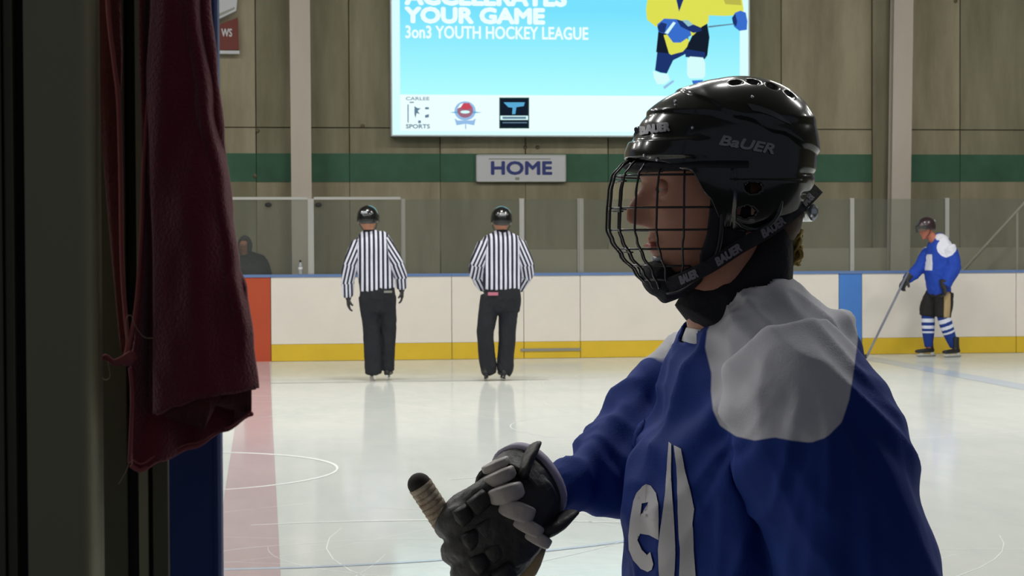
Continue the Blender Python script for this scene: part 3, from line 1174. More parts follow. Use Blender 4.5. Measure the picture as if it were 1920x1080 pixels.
Y1 = G(706, 714).y
TO = [(692, 431, 6, 9), (693, 438, 13, 21), (695, 446, 19, 33), (697, 464, 22, 37), (700, 490, 22, 35), (704, 515, 22, 33), (708, 543, 23, 33)]
p1, tr1, q1 = linesman(Y1, 714, (690, 415), (692, 436), TO,
                       [(673, 458, 0, 15), (659, 492, .0, 14), (652, 525, .02, 12), (653, 556, .03, 9)],
                       [(720, 457, 0, 15), (741, 490, .0, 14), (751, 515, .02, 12), (753, 541, .03, 9)],
                       [(692, 556, 0, 19), (697, 620, 0, 16), (700, 700, 0, 15.5)],
                       [(724, 556, 0, 19), (728, 620, .02, 15), (726, 693, .03, 12.5)],
                       'linesman in striped shirt seen from behind, arms hanging, bare gap of ice at his left', Vector((.35, 1, -.1)), True, 'chrome', 1.3)
p1['label'] = 'left linesman seen from behind, head turned right, both gloved arms hanging'
skate(p1, q1(700, 714), (-.15, 1, 0), M['boot'], M['blade'], M['holder_w'])
skate(p1, q1(727, 714, .04), (.2, 1, 0), M['boot'], M['blade'], M['holder_w'])
mb = MB()
mb.box(q1(720, 545, -.155), q1(735, 549, -.15))
make('waist_label', mb.mesh(), M['alud'], tr1, smooth=False)

Y2 = G(926, 714).y
TO = [(941, 432, 6, 9), (941, 438, 13, 21), (941, 446, 20, 35), (941, 464, 23, 41), (941, 490, 23, 39), (941, 515, 23, 37), (942, 542, 23, 35)]
p2, tr2, q2 = linesman(Y2, 714, (940, 417), (941, 436), TO,
                       [(911, 458, 0, 16), (897, 490, .0, 15), (893, 512, .04, 13), (907, 540, .13, 10)],
                       [(970, 458, 0, 16), (984, 490, .0, 15), (988, 512, .04, 13), (972, 541, .13, 10)],
                       [(921, 556, 0, 20), (910, 622, -.02, 16), (915, 680, .0, 15), (917, 700, 0, 13)],
                       [(954, 556, 0, 20), (951, 622, 0, 16), (947, 690, 0, 15), (946, 696, 0, 12)],
                       'right linesman seen from behind, hands drawn in front at his waist', Vector((0, 1, -.05)), True, 'chrome', 4.1)
skate(p2, q2(911, 714), (.25, 1, 0), M['boot'], M['blade'], M['holder_b'])
skate(p2, q2(944, 714), (-.05, 1, 0), M['boot'], M['blade'], M['holder_b'])
mb = MB()
mb.box(q2(915, 548, -.16), q2(934, 554, -.155))
make('waist_label', mb.mesh(), M['pinkp'], tr2, smooth=False)

# ------------------------------------------------------------------ far skater on the right
Y3 = 23.35
q = lambda px, py, dy=0.0: P(px, py, Y3 + dy)
s3 = S(Y3)
mb = MB()
Hm = frame(q(1737, 430), (-1, -.35, -.34))
head_parts(mb, Hm, .98, 40, 36)
mb.loft([(q(1743, 438), .054, .054), (q(1752, 452), .06, .06)], n=12, sub=2)
tor = [(1755, 443, 9, 10), (1760, 452, 16, 23), (1761, 472, 21, 28), (1759, 503, 23, 26), (1758, 530, 19, 22), (1762, 550, 18, 20)]
mb.loft([(q(a, b), c * .8 / s3, d * .8 / s3) for a, b, c, d in tor], n=16, sub=2)
nA = [(1776, 464, -.14, 16), (1787, 500, -.16, 15), (1770, 535, -.2, 11)]
fA = [(1744, 470, .14, 14), (1722, 505, .10, 12), (1700, 524, .02, 9)]
for arm in (nA, fA):
    mb.loft([(q(*a[:3]), a[3] * .6 / s3, a[3] * .6 / s3) for a in arm], n=10, sub=3)
L1 = [(1756, 548, .08), (1740, 592, .08), (1741, 652, .08)]
L2 = [(1768, 548, -.08), (1768, 592, -.08), (1789, 652, -.06)]
for lg in (L1, L2):
    leg_body(mb, *[q(*a) for a in lg])
p3 = make('person', fuse(mb, .007, 2), M['skin2'], label='far skater in blue and white jersey gliding left with a stick', cat='person', base=Vector((q(1765, 600).x, Y3, 0)))
mb = MB()
mb.loft([(q(a, b), c * 1.15 / s3, d * 1.15 / s3) for a, b, c, d in tor], n=22, sub=4, ex=2.2)
for arm in (nA, fA):
    mb.loft([(q(*a[:3]), a[3] / s3, a[3] / s3) for a in arm], n=14, sub=3)
me = fuse(mb, .009, 3)
folds(me, .012, (10, 10, 6), 7.7)
yc, sh3 = q(1762, 449), q(1774, 466, -.16)
sh3b = q(1745, 466, .16)
emb = q(1738, 492, -.12)


def pat3(c, nrm):
    d = max(.125 - (c - sh3).length, .10 - (c - sh3b).length, .09 - Vector((c.x - yc.x, (c.y - yc.y) * .45, (c.z - yc.z) * 1.2)).length)
    e = .062 - max(abs(c.x - emb.x), abs(c.z - emb.z) * .62)
    if nrm.x > .2 or abs(c.y - emb.y) > .13: e = -1
    return max(d, e if nrm.x < .35 else -1)


set_attr(me, pat3)
jr3 = make('jersey', me, M['jersey_far'], p3)
mb = MB()
for x0, y0, x1, y1 in ((1733, 478, 1737, 484), (1741, 480, 1744, 490), (1735, 492, 1742, 495)):
    pass
# shorts
mb = MB()
mb.loft([(q(1762, 538), 19 / s3, 21 / s3), (q(1762, 556), 22 / s3, 23 / s3)], n=20, sub=2)
mb.loft([(q(1752, 550, .08), 17 / s3, .10), (q(1743, 572, .08), 18 / s3, .10), (q(1739, 592, .08), 16 / s3, .09)], n=16, sub=3)
mb.loft([(q(1770, 550, -.08), 19 / s3, .10), (q(1770, 572, -.08), 18 / s3, .10), (q(1768, 594, -.08), 16 / s3, .09)], n=16, sub=3)
me = fuse(mb, .009, 3)
folds(me, .008, (12, 12, 8), 3.3)
sx = q(1767, 570)
set_attr(me, lambda c, n_: min(.042 - abs(c.x - sx.x - .0), 1 if c.y < sx.y - .1 else -1))
M['shorts_far'] = attr_mat('shorts_black_beige', [srgb(36, 34, 34), srgb(170, 148, 108)], mode='steps', thr=(0.0,), soft=.003)
make('shorts', me, M['shorts_far'], p3)
for lg in (L1, L2):
    k_, a_ = q(*lg[1]), q(*lg[2])
    mb = MB()
    mb.loft([(k_ + Vector((0, 0, .03)), .085, .075), (k_ * .7 + a_ * .3, .085, .072), (k_ * .35 + a_ * .65, .072, .06), (a_ * .97 + k_ * .03, .05, .045)], n=16, sub=4)
    me = fuse(mb, .008, 2)
    ln = (k_ - a_).length
    ax = (a_ - k_).normalized()

    def ps(c, n_, k_=k_, ax=ax, ln=ln):
        t = (c - k_).dot(ax) / ln
        return .9 if .08 < t < .2 or .3 < t < .4 or .48 < t < .54 else .1
    set_attr(me, ps)
    make('sock', me, M['sock'], p3)
skate(p3, q(1741, 668, .08), (-1, -.25, 0), M['boot'], M['blade'], M['holder_w'], .95)
skate(p3, q(1790, 670, -.12), (-1, -.4, 0), M['boot'], M['blade'], M['holder_w'], .95)
simple_helmet(Hm @ Vector((0, 0, .028)), 1.0, (-1, -.35, -.28), M['helmet_red'], p3, detail='chrome')
for arm, dr, pm, ts in ((fA, (-.6, -.1, -.8), (.6, .3, -.5), 1), (nA, (.1, .1, -1), (-1, 0, 0), 1)):
    mb = MB()
    w_ = q(*arm[-1][:3])
    hand(mb, w_, dr, pm, ts, 1.05, .7, 1.5)
    d_ = Vector(dr).normalized()
    mb.loft([(w_ - d_ * .07, .06, .06), (w_ + d_ * .03, .045, .05)], n=14, sub=2)
    make('glove', fuse(mb, .006, 2), M['glove_black'], p3)
M['shaft'] = mat('stick_shaft', srgb(120, 124, 138), .5)
M['tape_w'] = mat('tape_white', srgb(206, 198, 178), .8, var=.45, vscale=60, vcol=srgb(120, 84, 54))
a, b = q(1697, 522, -.03), q(1648, 622, -.3)
d = (b - a).normalized()
heel = b
mb = MB()
mb.loft([(a - d * .1, .013, .015), (b, .013, .015)], n=8, sub=1, ex=4)
st3 = make('hockey_stick', mb.mesh(), M['shaft'], label='grey hockey stick held low by the far blue skater', cat='hockey stick')
end = a + d * ((a.z - .045) / -d.z)
mb = MB()
mb.loft([(b, .012, .014), (end, .012, .014)], n=8, sub=1, ex=4)
make('lower_shaft', mb.mesh(), M['shaft'], st3)
mb = MB()
mb.loft([(end + Vector((.0, 0, .0)), .025, .006), (end + Vector((-.1, -.01, -.008)), .03, .005), (end + Vector((-.26, -.03, -.008)), .028, .004)], side=(0, 1, 0), n=12, sub=3)
make('blade', mb.mesh(), M['glove_black'], st3)

# ------------------------------------------------------------------ hooded onlooker and bottle behind the glass
Y4 = YB + .75
q = lambda px, py, dy=0.0: P(px, py, Y4 + dy)
s4 = S(Y4)
mb = MB()
Hm = frame(q(459, 464), (-.35, -1, -.15))
head_parts(mb, Hm, .95, 32, 28)
z_sh = q(472, 490)
tor4 = [(q(462, 478), .06, .07), (q(468, 489), .10, .15), (q(472, 500), .13, .2), (q(472, 540), .13, .2), (q(472, 590), .13, .18)]
mb.loft(tor4, side=(1, 0, 0), n=16, sub=3)
hipz = .78
for sx_ in (-.09, .09):
    h_ = q(472, 590) + Vector((sx_, 0, 0))
    leg_body(mb, Vector((h_.x, h_.y, hipz)), Vector((h_.x, h_.y - .02, .42)), Vector((h_.x, h_.y, .06)), .95)
    mb.loft([(Vector((h_.x, h_.y + .04, .035)), .035, .04), (Vector((h_.x, h_.y - .16, .03)), .03, .04)], side=(1, 0, 0), n=10, sub=2)
p4 = make('person', fuse(mb, .009, 2), M['skin2'], label='hooded onlooker in dark clothes behind the glass beside the red strip', cat='person', base=Vector((q(472, 500).x, Y4, 0)))
mb = MB()
mb.loft([(a_, b_ * 1.12 + .01, c_ * 1.1) for a_, b_, c_ in tor4], side=(1, 0, 0), n=20, sub=3)
for sx_ in (-1, 1):
    e = q(472, 500) + Vector((sx_ * .19, 0, 0))
    mb.loft([(e + Vector((-sx_ * .04, 0, .01)), .075, .075), (e + Vector((sx_ * .03, 0, -.25)), .065, .065), (e + Vector((0, -.12, -.45)), .05, .05)], n=12, sub=3)
me = fuse(mb, .01, 3)
folds(me, .012, (10, 10, 6), 9)
make('hoodie', me, M['hood'], p4)
mb = MB()
vs, fs = head_verts(Hm @ Matrix.Translation((-.012, 0, .012)), 1.22, 36, 30)
mb.add(vs, fs)
mb.loft([(q(463, 476), .09, .10), (q(467, 490), .10, .14)], side=(1, 0, 0), n=16, sub=2)
me = fuse(mb, .009, 3)
fwd = (Hm.to_3x3() @ Vector((1, 0, 0)))
bm = bmesh.new()
bm.from_mesh(me)
c0 = Hm.translation
bmesh.ops.delete(bm, geom=[f for f in bm.faces if (f.calc_center_median() - c0).dot(fwd) > .055 and abs((f.calc_center_median() - c0).z) < .10 and abs((Hm.inverted() @ f.calc_center_median()).y) < .062], context='FACES')
bm.to_mesh(me)
bm.free()
make('hood', evalmods(me, [('SOLIDIFY', dict(thickness=.008, offset=-1))]), M['hood'], p4)
for sx_ in (-1, 1):
    mb = MB()
    e = q(472, 500) + Vector((sx_ * .19, -.12, -.45))
    hand(mb, e, (-sx_ * .3, -.5, -.4), (0, 0, -1), sx_, 1, .4)
    make('hand', fuse(mb, .006, 1), M['skin2'], p4)
mb = MB()
for sx_ in (-.09, .09):
    h_ = q(472, 590) + Vector((sx_, 0, 0))
    mb.loft([(Vector((h_.x, h_.y, hipz + .05)), .11, .11), (Vector((h_.x, h_.y, .45)), .085, .085), (Vector((h_.x, h_.y, .10)), .07, .07)], n=12, sub=2)
make('trousers', fuse(mb, .012, 2), M['black'], p4)

bx = P(563, 500, YB + .06).x
mb = MB()
c = Vector((bx - .0, YB + .003, ZB))
M['bottle'] = mat('bottle_clear', srgb(150, 156, 160), .25)
mb.loft([(c + Vector((0, 0, .001)), .024, .024), (c + Vector((0, 0, .03)), .026, .026), (c + Vector((0, 0, .10)), .026, .026), (c + Vector((0, 0, .13)), .020, .020), (c + Vector((0, 0, .155)), .012, .012)], n=16, sub=3, side=(0, 1, 0), cap=0)
bt = make('water_bottle', mb.mesh(), M['bottle'], label='small water bottle standing on the board rail left of the column', cat='bottle')
mb = MB()
mb.loft([(c + Vector((0, 0, .153)), .014, .014), (c + Vector((0, 0, .178)), .013, .013)], n=12, sub=1, side=(0, 1, 0), cap=.1)
make('cap', mb.mesh(), M['rubber'], bt)
mb = MB()
mb.loft([(c + Vector((0, 0, .06)), .0272, .0272), (c + Vector((0, 0, .09)), .0272, .0272)], n=16, sub=1, side=(0, 1, 0), cap=0)
make('label_band', mb.mesh(), M['signw'], bt)

# ------------------------------------------------------------------ near player
YP = 2.62
q = lambda px, py, dy=0.0: P(px, py, YP + dy)


def R(px, dy=0.0):               # a length in photo pixels at that depth, in metres
    return px * (YP + dy) / F


FW = Vector((-1, 0, 0))
M['skin_near'] = mat('skin_near', srgb(188, 132, 108), .5, var=.1, vscale=60, bump=.05, bscale=300)
M['jersey'] = attr_mat('jersey_royal_white', [srgb(19, 52, 134), srgb(206, 206, 214)], mode='steps', bump=.12, bscale=420, soft=.0012)
M['print'] = mat('jersey_print', srgb(204, 202, 206), .7)
M['neckguard'] = mat('neck_guard', srgb(28, 29, 36), .9, bump=.3, bscale=90)
M['logo_grey'] = mat('logo_grey', srgb(150, 150, 156), .4, metal=.2)
M['logo_dim'] = mat('logo_dim', srgb(122, 118, 128), .6)
M['cage'] = mat('cage_wire', srgb(18, 18, 20), .35, coat=.4)
M['pad_grey'] = mat('glove_roll_grey', srgb(168, 162, 158), .45, bump=.2, bscale=80)
M['lining'] = mat('glove_lining', srgb(168, 160, 180), .8)
M['tan'] = mat('palm_leather', srgb(164, 142, 104), .8)

# head: local frame at ear height of the side view
HC = q(1338, 354)
KH = 1.04
Hm = frame(HC, (-1, -.02, -.13))
mb = MB()
head_parts(mb, Hm, KH, 110, 100)
mb.loft([(q(1368, 440), .052, .055), (q(1352, 510), .050, .054), (q(1352, 570), .052, .058), (q(1385, 640), .07, .085)], n=24, sub=4)
tor = [(1470, 520, 40, .06), (1452, 560, 115, .12), (1446, 600, 140, .16), (1440, 650, 162, .195), (1436, 720, 186, .215), (1430, 820, 212, .215), (1424, 950, 230, .21),
       (1424, 1080, 240, .215), (1430, 1220, 236, .215), (1436, 1330, 230, .21)]
mb.loft([(q(x, y), R(a) * .8, b * .86) for x, y, a, b in tor[1:]], n=24, sub=3)
nA = [(1462, 672, -.16, 126), (1500, 745, -.20, 146), (1540, 850, -.23, 150), (1572, 960, -.24, 140), (1596, 1080, -.24, 138), (1606, 1200, -.22, 128), (1560, 1290, -.24, 116), (1460, 1350, -.26, 100), (1370, 1370, -.26, 70)]
fA = [(1360, 690, .15, 120), (1294, 728, .20, 98), (1226, 786, .20, 90), (1156, 878, .13, 78), (1094, 912, .08, 56), (1040, 922, .04, 44)]
for arm in (nA, fA):
    mb.loft([(q(*a[:3]), R(a[3], a[2]) * .6, R(a[3], a[2]) * .6) for a in arm], n=14, sub=3)
hipc = q(1436, 1330)
feet = []
for sy in (-.11, .11):
    h_ = Vector((hipc.x, YP + sy, .80))
    k_ = Vector((hipc.x - .06, YP + sy * 1.15, .50))
    a_ = Vector((hipc.x + .03, YP + sy * 1.2, .14))
    leg_body(mb, h_, k_, a_, .95)
    feet.append((h_, k_, a_))
body = fuse(mb, .0042, 1)
near = make('person', body, M['skin_near'], label='near hockey player in profile, black caged helmet, blue jersey with white shoulders', cat='person', base=Vector((hipc.x, YP, 0)))

# eyes, brows, hair
for sy in (-1, 1):
    mb = MB()
    c = Hm @ (Vector((.0735, sy * .031, .010)) * KH)
    mb.ball(c, .0112, 20, 14)
    e = make('eye', mb.mesh(), mat('eye_white', srgb(150, 140, 132), .35), near)
    mb = MB()
    mb.ball(c + Hm.to_3x3() @ Vector((.0078, 0, -.001)), .0055, 14, 10)
    make('iris', mb.mesh(), M['hair'], e)
    mb = MB()
    mb.ball(c + Hm.to_3x3() @ Vector((-.0006, 0, .0034)), (.0118, .0128, .0112), 20, 14, M=Hm.to_3x3())
    mb.ball(c + Hm.to_3x3() @ Vector((-.0012, 0, -.0052)), (.0110, .0128, .0100), 20, 14, M=Hm.to_3x3())
    make('eyelids', mb.mesh(), M['skin_near'], near)
    mb = MB()
    mb.loft([(Hm @ (Vector((.090, sy * .014, .032)) * KH), .003, .002), (Hm @ (Vector((.090, sy * .030, .036)) * KH), .004, .003), (Hm @ (Vector((.078, sy * .048, .032)) * KH), .002, .002)], side=(0, 1, 0), n=8, sub=3)
    make('eyebrow', mb.mesh(), M['hair'], near)
mb = MB()
mb.loft([(Hm @ Vector((.100, y, -.0665)), .0055 * (1 - abs(y) / .03), .005) for y in (-.022, -.012, 0, .012, .022)], side=(1, 0, 0), n=10, sub=3)
make('lips', mb.mesh(), mat('lips', srgb(176, 96, 88), .5), near)

random.seed(11)
mb = MB()
for i in range(26):               # curly ponytail under the back of the helmet
    p = q(1472 + random.uniform(-8, 14), 425 + random.uniform(-6, 12), random.uniform(-.025, .02))
    pts = [p]
    ph = random.uniform(0, 6)
    for k in range(9):
        p = q(1494 + 8 * math.sin(ph + k * .95) + random.uniform(-3, 3) - (k > 6) * 4, 432 + k * 8 + random.uniform(-2, 2), .004 * math.cos(ph + k * 1.1) + (i % 7 - 3) * .004)
        pts.append(p)
    mb.tube(pts, .0022, 6, 3)
make('ponytail', mb.mesh(), M['blond'], near)
mb = MB()
mb.loft([(q(1452, 372), .03, .07), (q(1462, 412), .03, .062), (q(1456, 450), .02, .045)], n=16, sub=3)
make('hair', fuse(mb, .005, 2), M['hair'], near)

# ---- jersey
mb = MB()
mb.loft([(q(x, y), R(a), b) for x, y, a, b in tor], n=44, sub=6, ex=2.15)
for arm in (nA, fA):
    mb.loft([(q(*a[:3]), R(a[3], a[2]), R(a[3], a[2])) for a in arm], n=24, sub=5)
jm = fuse(mb, .0062, 6)
# open hems: waist, cuffs, and the collar
clip(jm, Vector((0, 0, hipc.z + .03)), Vector((0, 0, -1)))
cuff = q(1028, 922, .035)
cd_ = (q(1028, 926, .035) - q(1120, 890, .1)).normalized()
bm = bmesh.new()
bm.from_mesh(jm)
near_v = [v for v in bm.verts if (v.co - cuff).length < .16]
nvs = set(near_v)
nf = [f for f in bm.faces if all(v in nvs for v in f.verts)]
ne = [e for e in bm.edges if e.verts[0] in nvs and e.verts[1] in nvs]
bmesh.ops.bisect_plane(bm, geom=near_v + ne + nf, plane_co=cuff, plane_no=cd_, clear_outer=True)
bm.to_mesh(jm)
bm.free()
nb = q(1350, 622)
nv_ = Vector((-.42, 0, 1)).normalized()
bm = bmesh.new()
bm.from_mesh(jm)
dead = [f for f in bm.faces if ((f.calc_center_median() - q(1420, 560)) * 1.0).length < .30 and (lambda c: (Vector((c.x - q(1392, 560).x, (c.y - YP) * 1.0, 0)).length < .082 and c.z > q(1300, 640).z + (c.x - q(1300, 640).x) * .95))(f.calc_center_median())]
bmesh.ops.delete(bm, geom=dead, context='FACES')
bm.to_mesh(jm)
bm.free()

patch = [(1322, 652), (1326, 620), (1350, 570), (1390, 510), (1450, 440), (1540, 430), (1600, 500), (1610, 590), (1608, 640), (1600, 700), (1592, 750), (1578, 792), (1550, 820),
         (1520, 830), (1485, 826), (1452, 820), (1415, 826), (1380, 818), (1350, 798), (1337, 770), (1333, 735), (1334, 700)]
pw = [q(x, y, -.18) for x, y in patch]
pw = [(v.x, v.z) for v in pw]


def sdist(x, z, poly):
    """signed distance to a polygon, positive inside"""
    best, ins = 1e9, False
    n_ = len(poly)
    for i in range(n_):
        ax, az = poly[i]
        bx_, bz_ = poly[(i + 1) % n_]
        dx, dz = bx_ - ax, bz_ - az
        t = max(0, min(1, ((x - ax) * dx + (z - az) * dz) / (dx * dx + dz * dz)))
        best = min(best, (ax + dx * t - x) ** 2 + (az + dz * t - z) ** 2)
        if (az > z) != (bz_ > z) and x < ax + (z - az) * dx / dz: ins = not ins
    return math.sqrt(best) * (1 if ins else -1)


def jfold(me):
    sh = q(1462, 600, -.16)
    ch = q(1290, 640)
    a0 = q(1350, 800, -.2)
    cs = [v.co.copy() for v in me.vertices]
    ns = [v.normal.copy() for v in me.vertices]
    out = []
    for c, nn in zip(cs, ns):
        # drape from the near shoulder
        an = math.atan2(c.x - sh.x, sh.z - c.z)
        dr = (Vector((c.x, 0, c.z)) - Vector((sh.x, 0, sh.z))).length
        k1 = sst(.06, .22, dr) * (1 if c.y < YP else .5)
        f = k1 * (.010 + .009 * sst(.1, .25, dr)) * (1 - 1.8 * abs(noise.noise(Vector((an * 5.5, dr * 3.0, 2.7 + c.y)))))
        f += k1 * .006 * math.sin(an * 17 + 5 * noise.noise(Vector((c.x * 6, 0, c.z * 6))))
        # long folds down the chest
        f += .010 * (1 - 2 * abs(noise.noise(Vector((c.x * 17, c.y * 13, c.z * 3.5))))) * sst(0, .1, ch.x + .10 - c.x)
        f += .010 * noise.noise(Vector((c.x * 9 + 4, c.y * 9, c.z * 7))) + .006 * (1 - 2 * abs(noise.noise(Vector((c.x * 22 + c.z * 12, c.y * 9, c.z * 6 + 3)))))
        f -= .007 * sst(0, .05, ch.x + .22 - c.x)
        out += list(c + nn * f)
    me.vertices.foreach_set('co', out)
    me.update()


jfold(jm)


def jpat(c, n_):
    y = c.y if c.y < YP else 2 * YP - c.y
    # carry the panel edge along the view line it was laid out on, at shoulder depth
    dd = (YP - .18) / c.y if c.y < YP else (YP - .18) / (2 * YP - c.y)
    if c.y < YP:
        x, z = c.x * dd, 1.45 + (c.z - 1.45) * dd
    else:
        x, z = c.x * dd, 1.45 + (c.z - 1.45) * dd
    if not (pw_b[0] < x < pw_b[1] and pw_b[2] < z < pw_b[3]): return -.05
    return sdist(x, z, pw)


pw_b = (min(p[0] for p in pw) - .02, max(p[0] for p in pw) + .02, min(p[1] for p in pw) - .02, max(p[1] for p in pw) + .02)
set_attr(jm, jpat)
bvh = BVHTree.FromPolygons([v.co.copy() for v in jm.vertices], [tuple(p.vertices) for p in jm.polygons])
jersey = make('jersey', jm, M['jersey'], near)
sd_ = jersey.modifiers.new('thickness', 'SOLIDIFY')
sd_.thickness = .0035
sd_.offset = -1


def decal(name, polys, m, parent, tree, off=.0024, step=5):
    """print laid on the cloth: a fine mesh that follows the folds of the surface beneath"""
    mb = MB()
    for poly in polys:
        x0, x1 = min(p[0] for p in poly), max(p[0] for p in poly)
        y0, y1 = min(p[1] for p in poly), max(p[1] for p in poly)
        bm = bmesh.new()
        fv = [bm.verts.new((x, y, 0)) for x, y in poly]
        bm.faces.new(fv)
        bmesh.ops.triangulate(bm, faces=bm.faces[:])
        xx = x0 + step
        while xx < x1:
            bmesh.ops.bisect_plane(bm, geom=bm.verts[:] + bm.edges[:] + bm.faces[:], plane_co=(xx, 0, 0), plane_no=(1, 0, 0))
            xx += step
        yy_ = y0 + step
        while yy_ < y1:
            bmesh.ops.bisect_plane(bm, geom=bm.verts[:] + bm.edges[:] + bm.faces[:], plane_co=(0, yy_, 0), plane_no=(0, 1, 0))
            yy_ += step
        bm.verts.index_update()
        vs = []
        ok = []
        for v in bm.verts:
            d = (q(v.co.x, v.co.y) - CAM).normalized()
            hit, nr, _, _ = tree.ray_cast(CAM, d)
            ok.append(hit is not None)
            vs.append((hit + (nr if nr.dot(d) < 0 else -nr) * off) if hit else CAM)
        mb.add(vs, [tuple(v.index for v in f.verts) for f in bm.faces if all(ok[v.index] for v in f.verts)])
        bm.free()
    return make(name, mb.mesh(), m, parent)


e_out = [(1205, 914), (1213, 909), (1222, 912), (1232, 926), (1236, 945), (1237, 985), (1237, 1002), (1230, 1003), (1221, 999), (1214, 998), (1204, 999), (1196, 1000), (1198, 1010), (1206, 1030),
         (1216, 1040), (1222, 1034), (1228, 1058), (1225, 1068), (1217, 1072), (1204, 1066), (1190, 1050), (1182, 1030), (1181, 1005), (1184, 975), (1190, 940), (1196, 924)]
e_left = [(1205, 914), (1213, 909), (1213, 943), (1206, 944), (1203, 968), (1203, 1000), (1196, 1000), (1198, 1012), (1206, 1030), (1216, 1040), (1222, 1034), (1228, 1058), (1225, 1068), (1217, 1072),
          (1204, 1066), (1190, 1050), (1182, 1030), (1181, 1005), (1184, 975), (1190, 940), (1196, 924)]
e_right = [(1213, 909), (1222, 912), (1232, 926), (1236, 945), (1237, 1012), (1220, 1003), (1203, 1000), (1203, 968), (1220, 974), (1219, 942), (1213, 943)]
l1 = [(1256, 830), (1261, 834), (1261, 900), (1264, 960), (1268, 1020), (1266, 1084), (1238, 1084), (1236, 1030), (1240, 990), (1244, 960), (1250, 920), (1253, 880)]
l2 = [(1266, 836), (1279, 842), (1285, 880), (1298, 930), (1304, 955), (1300, 985), (1302, 1030), (1307, 1084), (1275, 1084), (1276, 1030), (1272, 960), (1272, 900)]
for pl_ in ([e_left, e_right], [l1], [l2]):
    decal('letter', pl_, M['print'], jersey, bvh)

# collar, undershirt, neck guard
mb = MB()
mb.loft([(q(1356, 628), .078, .082), (q(1380, 588), .078, .080), (q(1403, 545), .060, .068), (q(1428, 492), .045, .060), (q(1440, 440), .034, .054), (q(1442, 415), .034, .05)], n=40, sub=6,
        wob=lambda t, a: .022 * math.sin(a * 3 + t * 9) + .012 * math.sin(a * 7 - t * 14))
g = mb.mesh()
folds(g, .0025, (30, 30, 14), 2)
ng = make('neck_guard', g, M['neckguard'], near)
mb = MB()
mb.loft([(q(1348, 650), .052, .078), (q(1352, 625), .048, .070)], n=24, sub=2)
mb.loft([(q(1322, 618), .014, .02), (q(1316, 638), .014, .022), (q(1312, 656), .008, .010)], n=16, sub=3)
make('undershirt', mb.mesh(), M['signw'], near)

# ---- trousers, socks, skates (below the picture, but he stands on them)
mb = MB()
mb.loft([(Vector((hipc.x, YP, hipc.z + .16)), .15, .18), (Vector((hipc.x, YP, .80)), .16, .19)], n=24, sub=2)
for h_, k_, a_ in feet:
    mb.loft([(h_ + Vector((0, 0, .06)), .13, .105), ((h_ + k_) / 2, .125, .10), (k_ + Vector((0, 0, .02)), .11, .09)], n=18, sub=3)
make('shorts', fuse(mb, .014, 3), M['black'], near)
for h_, k_, a_ in feet:
    mb = MB()
    mb.loft([(k_ + Vector((0, 0, .06)), .085, .075), (k_ * .6 + a_ * .4, .085, .07), (a_ + Vector((0, 0, .06)), .055, .05)], n=18, sub=3)
    me = mb.mesh()
    set_attr(me, lambda c, n_: .9 if .34 < c.z < .40 or .27 < c.z < .31 else .1)
    make('sock', me, M['sock'], near)
    skate(near, (a_.x + .01, a_.y, 0), (-1, 0, 0), M['boot'], M['blade'], M['holder_w'])

# ---- helmet
HH = q(1352, 330)
px2m = R(1)
pro = [(1532, 310), (1533, 270), (1524, 228), (1502, 194), (1472, 170), (1432, 154), (1390, 149), (1345, 154), (1300, 165), (1258, 180), (1222, 203), (1200, 226), (1188, 252), (1174, 284), (1172, 300),
       (1186, 322), (1212, 390), (1262, 446), (1345, 478), (1425, 466), (1490, 424), (1522, 366)]
pol = sorted((math.atan2(330 - y, 1352 - x), math.hypot(x - 1352, y - 330) * px2m) for x, y in pro)
pol = [(pol[-1][0] - 2 * math.pi, pol[-1][1])] + pol + [(pol[0][0] + 2 * math.pi, pol[0][1])]


def rad(a):
    for (a0, r0), (a1, r1) in zip(pol, pol[1:]):
        if a <= a1:
            t = (a - a0) / (a1 - a0)
            return r0 + (r1 - r0) * t
    return pol[-1][1]


_rad_tab = [rad(-math.pi + 2 * math.pi * i / 720) for i in range(721)]
for _ in range(6):
    _rad_tab = [(_rad_tab[i - 1] + 2 * _rad_tab[i] + _rad_tab[(i + 1) % 721]) / 4 for i in range(721)]


def radt(a):
    f = (a + math.pi) / (2 * math.pi) * 720
    i = int(f) % 720
    return _rad_tab[i] + (_rad_tab[i + 1] - _rad_tab[i]) * (f - int(f))


HW = .104


def hsurf(d, grow=0.0):
    """helmet surface point along direction d = (forward, side, up)"""
    rx = math.hypot(d[0], d[2])
    Rs = radt(math.atan2(d[2], d[0])) + grow
    w_ = HW + grow
    t = ((rx / Rs) ** 2.35 + (abs(d[1]) / w_) ** 2.35) ** (-1 / 2.35)
    return Vector((d[0] * t, d[1] * t, d[2] * t))


def to_world(v):
    return Vector((HH.x - v[0], YP + v[1], HH.z + v[2]))


def px_of(v):                     # local helmet point -> layout pixels of the side view
    return 1352 - v[0] / px2m, 330 - v[2] / px2m


vents = [(1362, 166, 12, 4.5, -8), (1394, 164, 12, 5, 4), (1428, 172, 12, 6, 14), (1460, 186, 10, 6, 28)]


